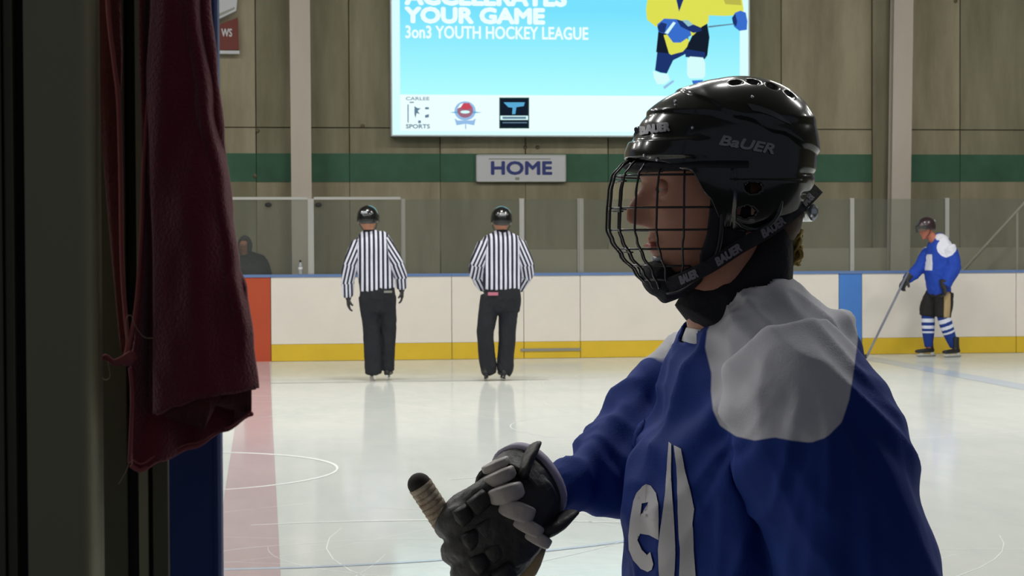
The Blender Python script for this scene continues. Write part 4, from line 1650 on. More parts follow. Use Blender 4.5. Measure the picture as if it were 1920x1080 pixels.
def relief(v):
    x, y = px_of(v)
    crease = lerp_tab([(1170, 222), (1215, 214), (1290, 218), (1360, 232), (1430, 256), (1490, 280), (1540, 292)], x)
    h = .0042 * sst(crease + 2, crease - 5, y)
    seam = lerp_tab([(150, 1262), (175, 1272), (215, 1326), (235, 1370)], y)
    h += .003 * sst(seam - 3, seam + 3, x) * sst(240, 225, y)
    h += .004 * sst(262, 268, y) * sst(302, 296, y) * sst(1320, 1250, x)
    h += .003 * sst(338, 344, y) * sst(1500, 1470, x) * sst(1320, 1345, x)
    h -= .004 * gs(x - 1340, 5) * sst(300, 330, y)
    h -= .003 * gs(y - 328, 5) * sst(1470, 1490, x)
    h -= .003 * gs(y - 368, 5) * sst(1470, 1490, x)
    for vx, vy, a, b, rot in vents:
        r_ = math.radians(rot)
        dx, dy_ = x - vx, y - vy
        u, w_ = dx * math.cos(r_) + dy_ * math.sin(r_), -dx * math.sin(r_) + dy_ * math.cos(r_)
        e = (u / a) ** 2 + (w_ / b) ** 2
        h -= .007 * sst(1.4, .5, e)
    return h


nu, nv = 300, 110
vs, fs = [], []
rim = [(0, 299), (35, 308), (55, 324), (67, 372), (80, 446), (98, 458), (125, 440), (150, 414), (180, 398)]
for i in range(nv + 1):
    for j in range(nu):
        az = 2 * math.pi * j / nu
        azd = abs(math.degrees(az) - (360 if az > math.pi else 0))
        zr = -(lerp_tab(rim, azd) - 330) * px2m
        rh = radt(0.0) if azd < 90 else radt(math.pi)
        rr = (abs(math.cos(az)) ** 2.35 / rh ** 2.35 + abs(math.sin(az)) ** 2.35 / HW ** 2.35) ** (-1 / 2.35)
        e0 = math.atan2(zr, rr * (.93 if zr < -.03 else 1))
        e = e0 + (math.pi / 2 - e0) * (i / nv)
        d = (math.cos(e) * math.cos(az), math.cos(e) * math.sin(az), math.sin(e))
        p = hsurf(d)
        h = relief(p)
        p = p + Vector(d) * h
        vs.append(to_world(p))
for i in range(nv):
    for j in range(nu):
        f = (i * nu + j, (i + 1) * nu + j, (i + 1) * nu + (j + 1) % nu, i * nu + (j + 1) % nu)
        c = (vs[f[0]] + vs[f[2]]) / 2
        x, y = 1352 + (c.x - HH.x) / px2m, 330 - (c.z - HH.z) / px2m
        if ((x - 1378) / 17) ** 2 + ((y - 356) / 12) ** 2 < 1 or ((x - 1368) / 20) ** 2 + ((y - 402) / 11) ** 2 < 1: continue       # ear openings
        fs.append(f)
mb = MB()
mb.add(vs, fs)
hb = mb.mesh(weld=.0003)
helmet = make('helmet', evalmods(hb, [('SOLIDIFY', dict(thickness=.007, offset=1 if False else -1))]), M['helmet'], near)
bmh = bmesh.new()
bmh.from_mesh(helmet.data)
bmesh.ops.recalc_face_normals(bmh, faces=bmh.faces)
bmh.to_mesh(helmet.data)
bmh.free()

# dark vent beds
mb = MB()
for sgn in (1, -1):
    for vx, vy, a, b, rot in vents:
        v = Vector(((1352 - vx) * px2m, 0, (330 - vy) * px2m))
        d = Vector((v.x, -sgn * .035, v.z)).normalized()
# side lettering laid on the shell
def side_pt(x, y, sgn=-1, off=.0012):
    """shell point whose side view is (x, y) in layout pixels"""
    X_, Z_ = (1352 - x) * px2m, (330 - y) * px2m
    rs = radt(math.atan2(Z_, X_))
    k = min(.999, math.hypot(X_, Z_) / rs)
    yy_ = HW * (1 - k ** 2.35) ** (1 / 2.35)
    v = Vector((X_, sgn * yy_, Z_))
    d = v.normalized()
    v = v + d * (relief(v) + off)
    return to_world(v)


def side_text(body, x0, y0, x1, y1, ht, m, sgn=-1, bold=.06, shear=.25, name='lettering', parent=None, off=.0012):
    L = math.hypot(x1 - x0, y1 - y0)
    ux, uy = (x1 - x0) / L, (y1 - y0) / L
    cx_, cy_ = (x0 + x1) / 2, (y0 + y1) / 2

    def fn(u, v):
        if sgn > 0: u = -u
        return side_pt(cx_ + ux * u + uy * v, cy_ + uy * u - ux * v, sgn, off)
    mb = text_fit(body, L, ht, fn, bold=bold, shear=shear, lift=(0, sgn * .0001, 0))
    return make(name, mb.mesh(), m, parent or helmet, smooth=False)


# view parallax: the shell's near side stands closer, so layout pixels are shifted towards the lens axis
side_text('BaUER', 1316, 269, 1419, 286, 20, M['logo_grey'])
side_text('BaUER', 1316, 269, 1419, 286, 20, M['logo_grey'], sgn=1)
side_text('BAUER', 1188, 247, 1232, 243, 18, M['logo_grey'], bold=.08, off=.0022)
side_text('BAUER', 1188, 247, 1232, 243, 18, M['logo_grey'], bold=.08, sgn=1, off=.0022)
for sgn in (-1, 1):
    mb = MB()
    for pts in ([(1396, 200), (1420, 201), (1452, 212), (1480, 234), (1440, 226), (1410, 218)],):
        n_ = 10
        top = [(1370 + 9 * k, 208 + (k / 9) ** 1.5 * 32) for k in range(10)]
        bot = [(1378 + 8.3 * k, 221 + (k / 9) ** 1.2 * 22) for k in range(10)]
        mb.add([side_pt(x, y, sgn) for x, y in top + bot], [(k, k + 1, 11 + k, 10 + k) for k in range(9)])
    make('swoosh', mb.mesh(), mat('swoosh_grey', srgb(96, 96, 98), .35, metal=.3), helmet)
# adjuster and rear bumper
mb = MB()
for a in range(-40, 41, 8):
    pass
mb.loft([(to_world(Vector((-.128 + abs(y) * .22, y, -.052))), .007, .012) for y in (-.06, -.03, 0, .03, .06)], side=(0, 0, 1), n=12, sub=4)
make('rear_bumper', mb.mesh(), M['chrome'], helmet)
mb = MB()
for x, y, rr in ((1382, 196, 3.2), (1252, 198, 3), (1250, 205, 2.4), (1270, 246, 3), (1208, 304, 3.4), (1192, 296, 3)):
    for sgn in (-1, 1):
        mb.ball(side_pt(x, y, sgn, .0008), .0022 * rr / 3, 10, 6)
make('screws', mb.mesh(), M['chrome'], helmet)
# inner lining pad round the brow and temples
mb = MB()
q_ = []
for i in range(33):
    a = math.radians(-100 + 200 * i / 32)
    q_.append((to_world(Vector((.105 * math.cos(a) + .008, .086 * math.sin(a), .012))), .024, .008))
mb.loft(q_, side=(0, 0, 1), n=10, sub=1)
# loft radii: a across, b along side
make('lining', mb.mesh(), M['neckguard'], helmet)
# ear loops
for sgn in (-1, 1):
    mb = MB()
    c = q(1385, 378)
    c.y = YP + sgn * .088
    mb.loft([(c + Vector((.036 * math.cos(t), 0, .040 * math.sin(t))), .004, .006) for t in [2 * math.pi * k / 24 for k in range(25)]], side=(0, 1, 0), n=8, sub=1, cap=None)
    make('ear_loop', mb.mesh(), M['helmet'], helmet)

# ---- cage
prof = [(296, 1186, .062), (312, 1166, .074), (330, 1152, .082), (360, 1146, .086), (400, 1143, .087), (432, 1142, .086), (452, 1150, .082), (480, 1168, .074), (510, 1194, .064), (535, 1214, .050), (552, 1232, .038)]


def cage_pt(t, y, grow=0.0):
    """t in degrees off the nose, y in layout pixels of the side view"""
    xf = lerp_tab([(a, b) for a, b, c in prof], y)
    w_ = lerp_tab([(a, c) for a, b, c in prof], y)
    xb_ = lerp_tab([(296, 1320), (432, 1322), (480, 1310), (552, 1275)], y)
    a = math.radians(t)
    X0, X1 = q(xf, y), q(xb_, y)
    c, s_ = math.cos(a), math.sin(a)
    return Vector((X1.x - (X1.x - X0.x + grow) * abs(c) ** .8, YP + (w_ + grow) * math.copysign(abs(s_) ** .85, s_), X0.z))


cage = make('face_cage', MB().loft([(cage_pt(t, 331), .0016, .0016) for t in range(-88, 89, 4)], side=(0, 0, 1), n=8, sub=1).mesh(), M['cage'], near)
for y, t0, t1 in ((391, -88, 88), (432, -88, 88), (467, -88, 88), (498, -80, 80), (524, -70, 70), (549, -60, 60)):
    make('cage_wire', MB().loft([(cage_pt(t0 + (t1 - t0) * k / 40, y), .0015, .0015) for k in range(41)], side=(0, 0, 1), n=8, sub=1).mesh(), M['cage'], cage)
for t, y0, y1 in ((-6, 300, 552), (6, 300, 552), (-24, 298, 550), (24, 298, 550), (-40, 300, 540), (40, 300, 540), (-57, 308, 530), (57, 308, 530), (-74, 318, 512), (74, 318, 512)):
    make('cage_wire', MB().loft([(cage_pt(t, y0 + (y1 - y0) * k / 36, .0022), .0016, .0016) for k in range(37)], side=(0, 1, 0), n=8, sub=1).mesh(), M['cage'], cage)
# double eye-level bar stubs in front
for y in (341, 397, 473):
    make('cage_wire', MB().loft([(cage_pt(t, y, -.002), .0013, .0013) for t in range(-24, 25, 4)], side=(0, 0, 1), n=6, sub=1).mesh(), M['cage'], cage)
# outer frame of the cage
for sgn in (-1, 1):
    pts = [(1318, 318, .088), (1324, 360, .090), (1324, 432, .088), (1316, 480, .080), (1290, 518, .066), (1262, 541, .050), (1242, 548, .03), (1236, 549, 0)]
    mb = MB()
    mb.loft([(q(x, y) + Vector((0, sgn * w_, 0)), .0035, .0035) for x, y, w_ in pts], side=(0, 1, 0), n=8, sub=5)
    make('cage_frame', mb.mesh(), M['cage'], cage)
# side guard that closes the gap between cage and ear
for sgn in (-1, 1):
    mb = MB()
    pts = [(1310, 316), (1360, 320), (1378, 350), (1380, 410), (1368, 452), (1330, 492), (1292, 512), (1290, 478), (1300, 440), (1306, 380)]
    vs_ = [side_w for side_w in []]
    base_ = [q(x, y) + Vector((0, sgn * (.080 - max(0, (y - 430)) * .00022), 0)) for x, y in pts]
    mb.prism(base_, (0, sgn * .008, 0))
    make('side_guard', evalmods(mb.mesh(), [('BEVEL', dict(width=.003, segments=2))]), M['neckguard'], cage)
# chin cup
mb = MB()
mb.loft([(q(1236, 496), .018, .034), (q(1234, 516), .024, .040), (q(1242, 534), .022, .036), (q(1252, 546), .012, .026)], n=20, sub=4)
mb.loft([(q(1236, 542), .022, .036), (q(1268, 532), .02, .044), (q(1298, 512), .018, .054)], n=18, sub=3)
make('chin_cup', fuse(mb, .004, 2), M['neckguard'], cage)
mb = MB()
mb.loft([(q(1226, 487), .005, .018), (q(1240, 485), .006, .022)], n=12, sub=2)
make('chin_clip', mb.mesh(), mat('clear_clip', srgb(170, 172, 178), .3), cage)

# ---- chin straps with woven lettering
sp = [(1533, 352, -.022), (1514, 372, -.050), (1486, 398, -.074), (1440, 432, -.090), (1385, 464, -.092), (1332, 498, -.086), (1285, 521, -.070), (1250, 536, -.046)]


def strap_at(t, v, sgn, off):
    """t along the strap 0..1, v across it in metres"""
    n_ = len(sp) - 1
    f = min(n_ - 1e-6, max(0, t * n_))
    i = int(f)
    k = f - i
    p0, p1, p2, p3 = (sp[max(i - 1, 0)], sp[i], sp[i + 1], sp[min(i + 2, n_)])
    c = [0.5 * (2 * p1[j] + (p2[j] - p0[j]) * k + (2 * p0[j] - 5 * p1[j] + 4 * p2[j] - p3[j]) * k * k + (3 * p1[j] - p0[j] - 3 * p2[j] + p3[j]) * k ** 3) for j in range(3)]
    w_ = q(c[0], c[1], c[2])
    w_.y = YP + sgn * (-c[2] + off)
    # the near side is laid out by eye, its mirror by symmetry
    tx, tz = p2[0] - p1[0], -(p2[1] - p1[1])
    L = math.hypot(tx, tz)
    return w_ + Vector((-tz / L, 0, tx / L)) * (-v) if True else w_


for sgn in (-1, 1):
    mb = MB()
    N_ = 60
    rows = []
    for k in range(N_ + 1):
        t = k / N_
        rows.append([strap_at(t, -.0095, sgn, 0), strap_at(t, .0095, sgn, 0), strap_at(t, .0095, sgn, .0025), strap_at(t, -.0095, sgn, .0025)])
    mb.add([p for r_ in rows for p in r_], [(4 * k + j, 4 * k + (j + 1) % 4, 4 * k + 4 + (j + 1) % 4, 4 * k + 4 + j) for k in range(N_) for j in range(4)])
    stp = make('strap', mb.mesh(), M['neckguard'], near)
    n_letters = [(.10, .20), (.345, .465), (.565, .69), (.79, .90)]
    for t0, t1 in n_letters:
        seg_l = (strap_at(t1, 0, sgn, 0) - strap_at(t0, 0, sgn, 0)).length
        def fn(u, v, t0=t0, t1=t1, seg_l=seg_l):
            t = (t0 + t1) / 2 - u / seg_l * (t1 - t0) * (1 if sgn < 0 else -1)
            return strap_at(t, v, sgn, .0032)
        make('lettering', text_fit('BAUER', seg_l, .0125, fn, bold=.07, shear=.2, lift=(0, sgn * .0001, 0)).mesh(), M['logo_dim'], stp, smooth=False)

# ---- far-side glove round the stick's butt end
E = Vector((.50, 0, -.86)).normalized()
stA = q(785, 906, .0)
stB = q(832, 978, .0)
end = q(906, 1085, .03)
ds = (end - stB).normalized()
tip = Vector((end.x + .25, YP + .62, .05))
M['knob'] = mat('knob_black', srgb(40, 34, 30), .8)
mb = MB()
mb.loft([(stB - (stB - stA) * .2, .0125, .0155), (end, .0125, .0155)], n=12, sub=2, ex=4)
st = make('hockey_stick', mb.mesh(), M['shaft'], label='hockey stick gripped in the near player\'s glove, taped butt end up', cat='hockey stick', base=stA.copy())
mb = MB()
mb.loft([(end - (tip - end).normalized() * .0, .0125, .0155), (tip, .0125, .0155)], n=10, sub=1, ex=4)
make('lower_shaft', mb.mesh(), M['shaft'], st)
mb = MB()
dt = (stB - stA)
for k in range(8):
    c0, c1 = stA + dt * (.06 + k * .125), stA + dt * (.06 + (k + .92) * .125)
    mb.loft([(c0, .0175, .019), (c1, .0165, .018)], n=16, sub=1, cap=.1)
make('grip_tape', mb.mesh(), M['tape_w'], st)
mb = MB()
mb.ball(stA + dt * .03, (.0165, .017, .016), 16, 12)
make('knob', mb.mesh(), M['knob'], st)
mb = MB()
mb.loft([(tip, .03, .008), (tip + Vector((-.12, .03, -.01)), .034, .006), (tip + Vector((-.28, .10, -.01)), .03, .004)], side=(0, 1, 0), n=12, sub=3)
make('blade', mb.mesh(), M['glove_black'], st)

mb = MB()
H = lambda px, py, dy: q(px, py, dy)
# back of the hand
mb.loft([(H(1012, 918, .01), R(58), .045), (H(975, 946, -.002), R(80), .052), (H(935, 985, -.012), R(94), .050), (H(900, 1015, -.016), R(98), .042), (H(872, 1036, -.01), R(80), .034)], side=(0, 1, 0), n=24, sub=4)
# four padded fingers closing round the shaft, stacked along it
for i in range(4):
    ox, oy = (-28 + 15 * i), (-56 + 45 * i)
    L = (1.0, 1.08, 1.0, .86)[i]
    b_ = (912 + ox, 1006 + oy)
    pts = [H(b_[0] + 14, b_[1] + 2, -.034), H(b_[0] - 22 * L, b_[1] + 20 * L, -.038), H(b_[0] - 46 * L, b_[1] + 36 * L, -.018), H(b_[0] - 44 * L, b_[1] + 40 * L, .020), H(b_[0] - 12, b_[1] + 26, .040)]
    rr = [26, 26, 24, 22, 18]
    mb.loft([(p, R(r_ * .86), R(r_)) for p, r_ in zip(pts, rr)], side=ds, n=14, sub=4)
# thumb over the top of the shaft
pts = [H(962, 920, -.02), H(915, 925, -.034), H(876, 948, -.030), H(852, 975, -.012)]
mb.loft([(p, R(r_), R(r_)) for p, r_ in zip(pts, (30, 26, 24, 19))], side=(0, 1, 0), n=14, sub=4)
gm = fuse(mb, .0036, 2)
folds(gm, .0016, (60, 60, 60), 5)
glove = make('glove', gm, M['glove_black'], near)
# finger seam panels: padded rolls on the back of each finger
for i in range(4):
    ox, oy = (-28 + 15 * i), (-56 + 45 * i)
    for (dx0, dy0, dx1, dy1) in ((30, -20, 2, 4), (-4, 8, -26, 24)):
        a, b = H(912 + ox + dx0, 1006 + oy + dy0, -.050), H(912 + ox + dx1, 1006 + oy + dy1, -.054)
        mb = MB()
        mb.loft([(a, .008, R(17)), (b, .009, R(18))], side=ds, n=14, sub=2, ex=3)
        make('finger_roll', mb.mesh(), M['glove_black'], glove)
# palm leather seen under the heel of the hand
mb = MB()
mb.loft([(H(1004, 1020, .02), .016, .03), (H(985, 1062, .024), .018, .034), (H(958, 1090, .02), .014, .03)], n=14, sub=3)
make('palm', mb.mesh(), M['tan'], glove)
# flared cuff with pale lining
ca, cb = H(990, 908, .03), H(956, 938, .0)
mb = MB()
mb.loft([(ca, R(72), .046), ((ca + cb) / 2, R(70), .050), (cb, R(70), .052)], side=(0, 1, 0), n=32, sub=4, cap=None, ex=2.2)
make('cuff', evalmods(mb.mesh(), [('SOLIDIFY', dict(thickness=.006, offset=-1))]), M['glove_black'], glove)
mb = MB()
cd2 = (ca - cb).normalized()
mb.loft([(ca - cd2 * .004, R(75), .048), (ca + cd2 * .010, R(72), .046)], side=(0, 1, 0), n=32, sub=2, cap=None, ex=2.2)
make('cuff_edge', evalmods(mb.mesh(), [('SOLIDIFY', dict(thickness=.008, offset=-1))]), M['lining'], glove)
mb = MB()
mb.loft([(H(1000, 838, .0), .006, .030), (H(985, 868, -.012), .008, .036), (H(975, 902, -.03), .008, .03)], side=(0, 1, 0), n=14, sub=3)
make('cuff_flap', mb.mesh(), M['glove_black'], glove)
mb = MB()
mb.loft([(H(1068, 962, .0), .006, .030), (H(1035, 985, -.012), .012, .036), (H(1000, 1002, -.03), .012, .03)], side=(0, 1, 0), n=14, sub=3)
make('cuff_flap', mb.mesh(), M['glove_black'], glove)
for (px, py, dy, hw, hh, an) in ((938, 894, -.040, 20, 13, -24), (950, 925, -.056, 23, 17, -16), (970, 958, -.060, 24, 17, 18), (990, 987, -.056, 21, 13, 28), (1006, 1008, -.048, 20, 12, 30), (930, 872, -.022, 16, 9, -24)):
    c = H(px, py, dy)
    r_ = math.radians(-an)
    u = Vector((math.cos(r_), 0, math.sin(r_)))
    mb = MB()
    mb.loft([(c - u * R(hw) + Vector((0, .008, 0)), R(hh) * .8, .010), (c - u * R(hw) * .5, R(hh), .014), (c + u * R(hw) * .5, R(hh), .014), (c + u * R(hw) + Vector((0, .008, 0)), R(hh) * .8, .010)], side=(0, 1, 0), n=20, sub=3, ex=4.5)
    make('roll_pad', mb.mesh(), M['pad_grey'], glove, label='grey padded segment')
# near glove, low beside the hip
mb = MB()
w_ = q(*nA[-1][:3])
hand(mb, w_ + Vector((-.02, 0, 0)), (-1, .1, -.3), (0, .5, -1), -1, 1.25, .6, 1.5)
mb.loft([(w_ + Vector((.05, 0, .02)), .065, .065), (w_ + Vector((-.04, 0, -.01)), .05, .055)], n=16, sub=2)
make('glove', fuse(mb, .006, 2), M['glove_black'], near)

# ------------------------------------------------------------------ bench-side opening on the left
M['post'] = mat('anodised_olive', srgb(146, 144, 116), .42, metal=.35, var=.08, vscale=4, stretch=(1, 1, .1))
M['post_d'] = mat('anodised_dark', srgb(92, 90, 72), .5, metal=.3)
M['gap'] = mat('rubber_gasket', srgb(22, 21, 18), .8)
M['blue_pad'] = mat('blue_padding', srgb(30, 56, 120), .55)
M['fleece'] = mat('maroon_fleece', srgb(130, 42, 56), .95, bump=.5, bscale=420, sheen=.3, var=.15, vscale=40)
M['fleece_rib'] = mat('maroon_ribbing', srgb(100, 46, 44), .95, bump=.4, bscale=300)
M['fleece_thread'] = mat('maroon_thread', srgb(160, 84, 84), .9)
M['thread'] = mat('loose_thread', srgb(176, 156, 130), .8)

# near boards below the picture, with the open gate in front of the player
NB = empty('wall_near', (X(200, YN), YN + .05, 0), kind='structure')
xg = X(412, 1.62) + .005
mb = MB()
mb.box((-6, YN - .02, 0.0), (xg, YN + .06, 1.02))
make('board_panel', mb.mesh(), M['board'], NB, smooth=False)
mb = MB()
mb.box((-6, YN - .3, 1.022), (xg, YN + .10, 1.06))
make('cap_rail', mb.mesh(), M['cap'], NB, smooth=False)
ztop = 3.2
zb = 1.0605


def extr(name, prof, m, parent, z0=zb, z1=ztop, bev=.0):
    """extrusion with plan outline prof = [(x, y), ...]"""
    mb = MB()
    mb.prism([(x, y, z0) for x, y in prof], (0, 0, z1 - z0))
    me = mb.mesh()
    if bev:
        me = evalmods(me, [('BEVEL', dict(width=bev, segments=4, limit_method='ANGLE', angle_limit=.9))])
    return make(name, me, m, parent, smooth=False)


YA = 1.36                        # the post stands on the ledge nearest the lens
xa = lambda px, Y=YA: X(px, Y, 540)
pst = extr('support_post', [(xa(48), YA), (xa(132), YA)] + [(xa(132) + (xa(179) - xa(132)) * math.sin(k * math.pi / 24), YA + .022 * (1 - math.cos(k * math.pi / 24))) for k in range(1, 13)] + [(xa(179), YA + .055), (xa(48), YA + .055)], M['post'], None)
tag(pst, 'wide olive-grey metal post filling the left edge of the view', 'post')
extr('channel', [(xa(30), YA + .010), (xa(47.5), YA + .010), (xa(47.5), YA + .05), (xa(30), YA + .05)], M['gap'], pst)
extr('outer_flange', [(xa(-60), YA + .004), (xa(4), YA + .004), (xa(6), YA + .05), (xa(-60), YA + .05)], M['post_d'], pst, bev=.001)
extr('inner_flange', [(xa(7), YA + .006), (xa(27), YA + .001), (xa(29.5), YA + .01), (xa(29.5), YA + .05), (xa(7), YA + .05)], M['post_d'], pst, bev=.0015)
# glazing channel behind it, seen between post and blue padding
Yc = 1.50
xc_ = lambda px: X(px, Yc, 540)
ch = extr('glazing_channel', [(xc_(150), Yc), (xc_(236), Yc), (xc_(238), Yc + .02), (xc_(150), Yc + .02)], M['post_d'], None, bev=.001)
tag(ch, 'dark metal glazing channel between the olive post and the blue padding', 'channel')
extr('gasket', [(xc_(238.5), Yc + .006), (xc_(256), Yc + .006), (xc_(256), Yc + .02), (xc_(238.5), Yc + .02)], M['gap'], ch)
extr('bead', [(xc_(256.5), Yc - .002), (xc_(275), Yc - .002), (xc_(275), Yc + .02), (xc_(256.5), Yc + .02)], M['post'], ch, bev=.001)
extr('gasket', [(xc_(275.5), Yc + .006), (xc_(282), Yc + .006), (xc_(282), Yc + .02), (xc_(275.5), Yc + .02)], M['gap'], ch)
extr('edge_strip', [(xc_(282.5), Yc + .0), (xc_(312), Yc + .0), (xc_(312), Yc + .02), (xc_(282.5), Yc + .02)], M['post_d'], ch, bev=.001)
Yd = 1.58
xd = lambda px: X(px, Yd, 540)
bp_ = extr('blue_padding', [(xd(306), Yd), (xd(404), Yd), (xd(411), Yd + .004), (xd(412.5), Yd + .012), (xd(412.5), Yd + .06), (xd(306), Yd + .06)], M['blue_pad'], None, bev=.002)
tag(bp_, 'dark blue padded gate post behind the hanging maroon garment', 'padding')
extr('seam_piping', [(xd(398), Yd - .0015), (xd(401), Yd - .0015), (xd(401), Yd + .001), (xd(398), Yd + .001)], M['blue_pad'], bp_)

# ---- hanging maroon sleeve
YS = 1.42
sq = lambda px, py, dy=0.0: P(px, py, YS + dy)


def tabs(tab, y):
    return lerp_tab(tab, y)


Lx = [(-140, 292), (0, 290), (150, 282), (300, 288), (500, 294), (700, 294), (900, 294)]
Rx = [(-140, 376), (0, 388), (120, 400), (250, 414), (400, 430), (500, 442), (540, 457), (640, 469), (730, 479), (800, 474)]
hemF = lambda x: lerp_tab([(293, 776), (330, 760), (380, 744), (430, 736), (478, 728)], x)
mb = MB()
nu, nv = 90, 110
vs, fs = [], []
for i in range(nv + 1):
    for j in range(nu + 1):
        u = j / nu
        yy0 = -140
        xr_ = tabs(Rx, 730)
        xm = 293 + (478 - 293) * u
        yb_ = hemF(xm)
        y = yy0 + (yb_ - yy0) * (i / nv)
        x = tabs(Lx, y) + (tabs(Rx, y) - tabs(Lx, y)) * u
        bulge = -.020 * math.sin(math.pi * min(1, max(0, u))) ** .6
        # two long pleats near the right edge, easing towards the hem
        pl = tabs([(-140, 350), (0, 358), (200, 382), (350, 412), (500, 432), (640, 455)], y)
        dpl = (x - pl)
        f = -.006 * gs(dpl, 8) * sst(720, 560, y) + .007 * gs(dpl - 14, 7) * sst(640, 500, y)
        pl2 = tabs([(-140, 330), (300, 340), (700, 350)], y)
        f += .004 * math.sin((x - pl2) / 17 + y / 160) * sst(760, 300, y) + .003 * noise.noise(Vector((x / 40, y / 130, 3)))
        vs.append(sq(x, y, bulge + f + .012))
for i in range(nv):
    for j in range(nu):
        k = i * (nu + 1) + j
        fs.append((k, k + nu + 1, k + nu + 2, k + 1))
mb.add(vs, fs)
me = evalmods(mb.mesh(), [('SOLIDIFY', dict(thickness=.003, offset=1))])
slv = make('hanging_garment', me, M['fleece'], label='maroon fleece garment hanging with a turned-up hem beside the blue padding', cat='garment')

# back layer with its slanting lower hem, reaching further down
backL = [(-140, 256), (0, 260), (300, 266), (500, 262), (620, 252), (690, 243), (870, 246)]
hemB = lambda x: lerp_tab([(243, 872), (262, 882), (300, 862), (360, 838), (420, 806), (473, 776)], x)
mb = MB()
vs, fs = [], []
for i in range(nv + 1):
    for j in range(nu + 1):
        u = j / nu
        xm = 243 + (472 - 243) * u
        yb_ = hemB(xm)
        y = -140 + (yb_ + 140) * (i / nv)
        x = tabs(backL, y) + (min(tabs(Rx, y) - 4, 472) - tabs(backL, y)) * u
        d0 = .034 + .010 * math.sin(u * math.pi) + .004 * math.sin(u * 15 + y / 120) - .012 * sst(.5, 0, u) - .02 * sst(.86, 1, u)
        f = .010 * gs(x - 276, 12) * sst(830, 700, y)          # the dark gap beside the front panel
        vs.append(sq(x, y, d0 + f))
for i in range(nv):
    for j in range(nu):
        k = i * (nu + 1) + j
        fs.append((k, k + nu + 1, k + nu + 2, k + 1))
mb.add(vs, fs)
make('back_panel', evalmods(mb.mesh(), [('SOLIDIFY', dict(thickness=.003, offset=1))]), M['fleece'], slv)
# turned-in ribbed hem under the front panel
mb = MB()
top = [(300, 772, .010), (340, 757, -.004), (390, 744, -.009), (440, 737, -.006), (472, 732, .006)]
bot = [(310, 782, .012), (345, 792, .004), (385, 806, .006), (388, 790, .016), (389, 782, .02)]
rows = []
for k in range(41):
    t = k / 40
    g_ = lambda tb: [lerp_tab([(i / 4, p[c]) for i, p in enumerate(tb)], t) for c in range(3)]
    a, b = g_(top), g_(bot)
    rib = .0006 * math.sin(k * 2.2)
    rows.append((sq(a[0], a[1] + 1, a[2] + rib), sq((a[0] + b[0]) / 2, (a[1] + b[1]) / 2, (a[2] + b[2]) / 2 + rib), sq(b[0], b[1], b[2] + rib)))
mb.add([p for r_ in rows[:26] for p in r_], [(3 * k + j, 3 * k + j + 1, 3 * k + 4 + j, 3 * k + 3 + j) for k in range(25) for j in range(2)])
a_ = [(389, 782, .022), (430, 770, .020), (468, 774, .016)]
make('turned_hem', evalmods(mb.mesh(), [('SOLIDIFY', dict(thickness=.0015))]), M['fleece_rib'], slv)
mb = MB()
rows = []
for k in range(31):
    t = k / 30
    x = 388 + (471 - 388) * t
    rib = .0006 * math.sin(k * 2.2)
    rows.append((sq(x, hemF(x) + 1, .004 - .004 * math.sin(math.pi * t) + rib), sq(x, lerp_tab([(0, 760), (1, 774)], t), .016 + rib)))
mb.add([p for r_ in rows for p in r_], [(2 * k, 2 * k + 1, 2 * k + 3, 2 * k + 2) for k in range(30)])
make('turned_hem', evalmods(mb.mesh(), [('SOLIDIFY', dict(thickness=.0015))]), M['fleece_rib'], slv)


def hem_edge(name, fn, x0, x1, dyf, r_, m):
    mb = MB()
    mb.loft([(sq(x0 + (x1 - x0) * k / 30, fn(x0 + (x1 - x0) * k / 30), dyf(k / 30)), r_, r_) for k in range(31)], side=(0, 1, 0), n=8, sub=1)
    return make(name, mb.mesh(), m, slv)


hem_edge('hem_seam', hemF, 294, 478, lambda u: .012 - .020 * math.sin(math.pi * min(1, max(0, u))) ** .6, .0012, M['fleece_thread'])
hem_edge('hem_seam', hemB, 246, 472, lambda u: .033 + .010 * math.sin(u * math.pi) - .012 * sst(.5, 0, u) - .02 * sst(.86, 1, u), .0018, M['fleece_thread'])
hem_edge('hem_seam', lambda x: hemB(x) - 13 * (1 - (x - 246) / 230), 250, 466, lambda u: .030 + .010 * math.sin(u * math.pi) - .012 * sst(.5, 0, u) - .02 * sst(.86, 1, u), .0008, M['fleece_thread'])
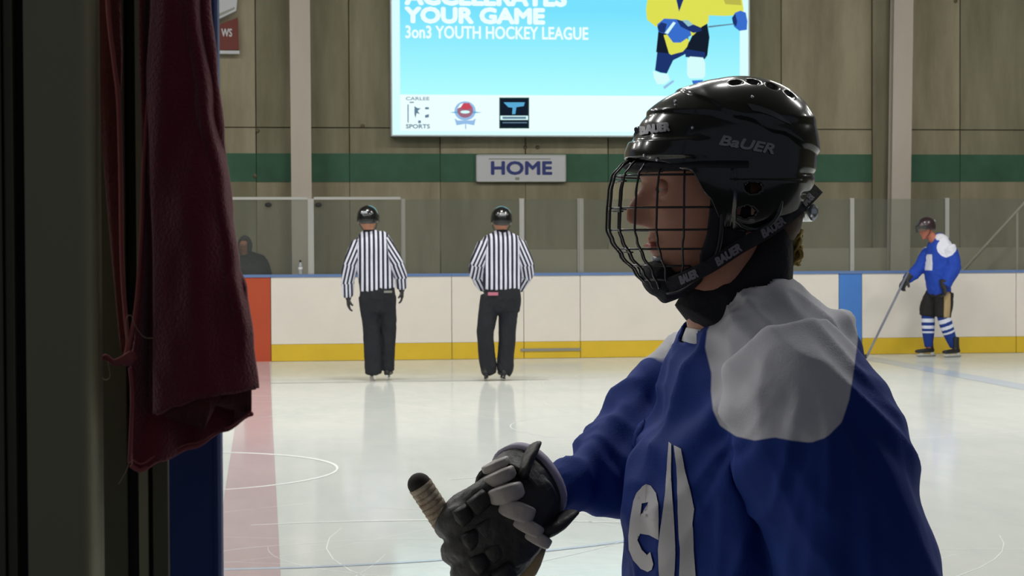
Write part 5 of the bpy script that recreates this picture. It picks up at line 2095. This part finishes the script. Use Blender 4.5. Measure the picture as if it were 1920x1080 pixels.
# left strap of the garment, narrow at the top, gathered into a knot
mb = MB()
mb.loft([(sq(198, -140, .04), .005, R(26) * .54), (sq(202, 0, .04), .005, R(22) * .54), (sq(203, 120, .04), .006, .010), (sq(208, 240, .04), .005, .007), (sq(216, 420, .045), .004, .0045), (sq(226, 580, .04), .003, .003), (sq(234, 660, .03), .003, .003)],
        side=(1, 0, 0), n=18, sub=6, wob=lambda t, a: .12 * math.sin(a * 5 + t * 6))
make('side_panel', mb.mesh(), M['fleece_rib'], slv)
for pts, r_ in (([(196, -140, .02), (203, 20, .02), (214, 120, .02), (222, 190, .02), (226, 320, .02), (229, 500, .02), (236, 600, .02), (240, 640, .018), (236, 665, .015)], .0016),
                ([(300, 0, .03), (284, 120, .025), (270, 300, .02), (266, 430, .02), (257, 560, .02), (248, 620, .018), (238, 668, .015)], .0016)):
    mb = MB()
    mb.tube([sq(*p) for p in pts], r_, 8, 5, side=Vector((0, 1, 0)))
    make('drawstring', mb.mesh(), M['fleece_thread'], slv)
mb = MB()
for k in range(3):
    pts = [(184, 676 + 3 * k, .0), (198, 672 - 2 * k, -.004), (215, 678 + 2 * k, -.005), (232, 670 + 4 * k, -.004), (246, 662 + 5 * k, .0), (254, 672, .005)]
    mb.tube([sq(*p) for p in pts], .0018, 8, 4, side=Vector((0, 1, 0)))
mb.ball(sq(240, 674, -.001), (.005, .004, .005), 12, 8)
make('knot', mb.mesh(), M['fleece_thread'], slv)
mb = MB()
mb.tube([sq(*p) for p in ((244, 690, .0), (248, 740, .0), (246, 800, .0), (243, 868, .002))], .0014, 8, 5, side=Vector((0, 1, 0)))
make('side_seam', mb.mesh(), M['fleece_thread'], slv)
mb = MB()
for pts in ([(240, 640, .0), (236, 600, -.004), (246, 592, -.004), (254, 612, -.004), (270, 632, -.002), (288, 634, 0)], [(243, 866, .0), (236, 884, -.002), (222, 908, .0)], [(202, 678, 0), (206, 706, -.003), (196, 712, 0), (190, 700, 0)]):
    mb.tube([sq(*p) for p in pts], .00028, 5, 5, side=Vector((0, 1, 0)))
make('loose_thread', mb.mesh(), M['thread'], slv)
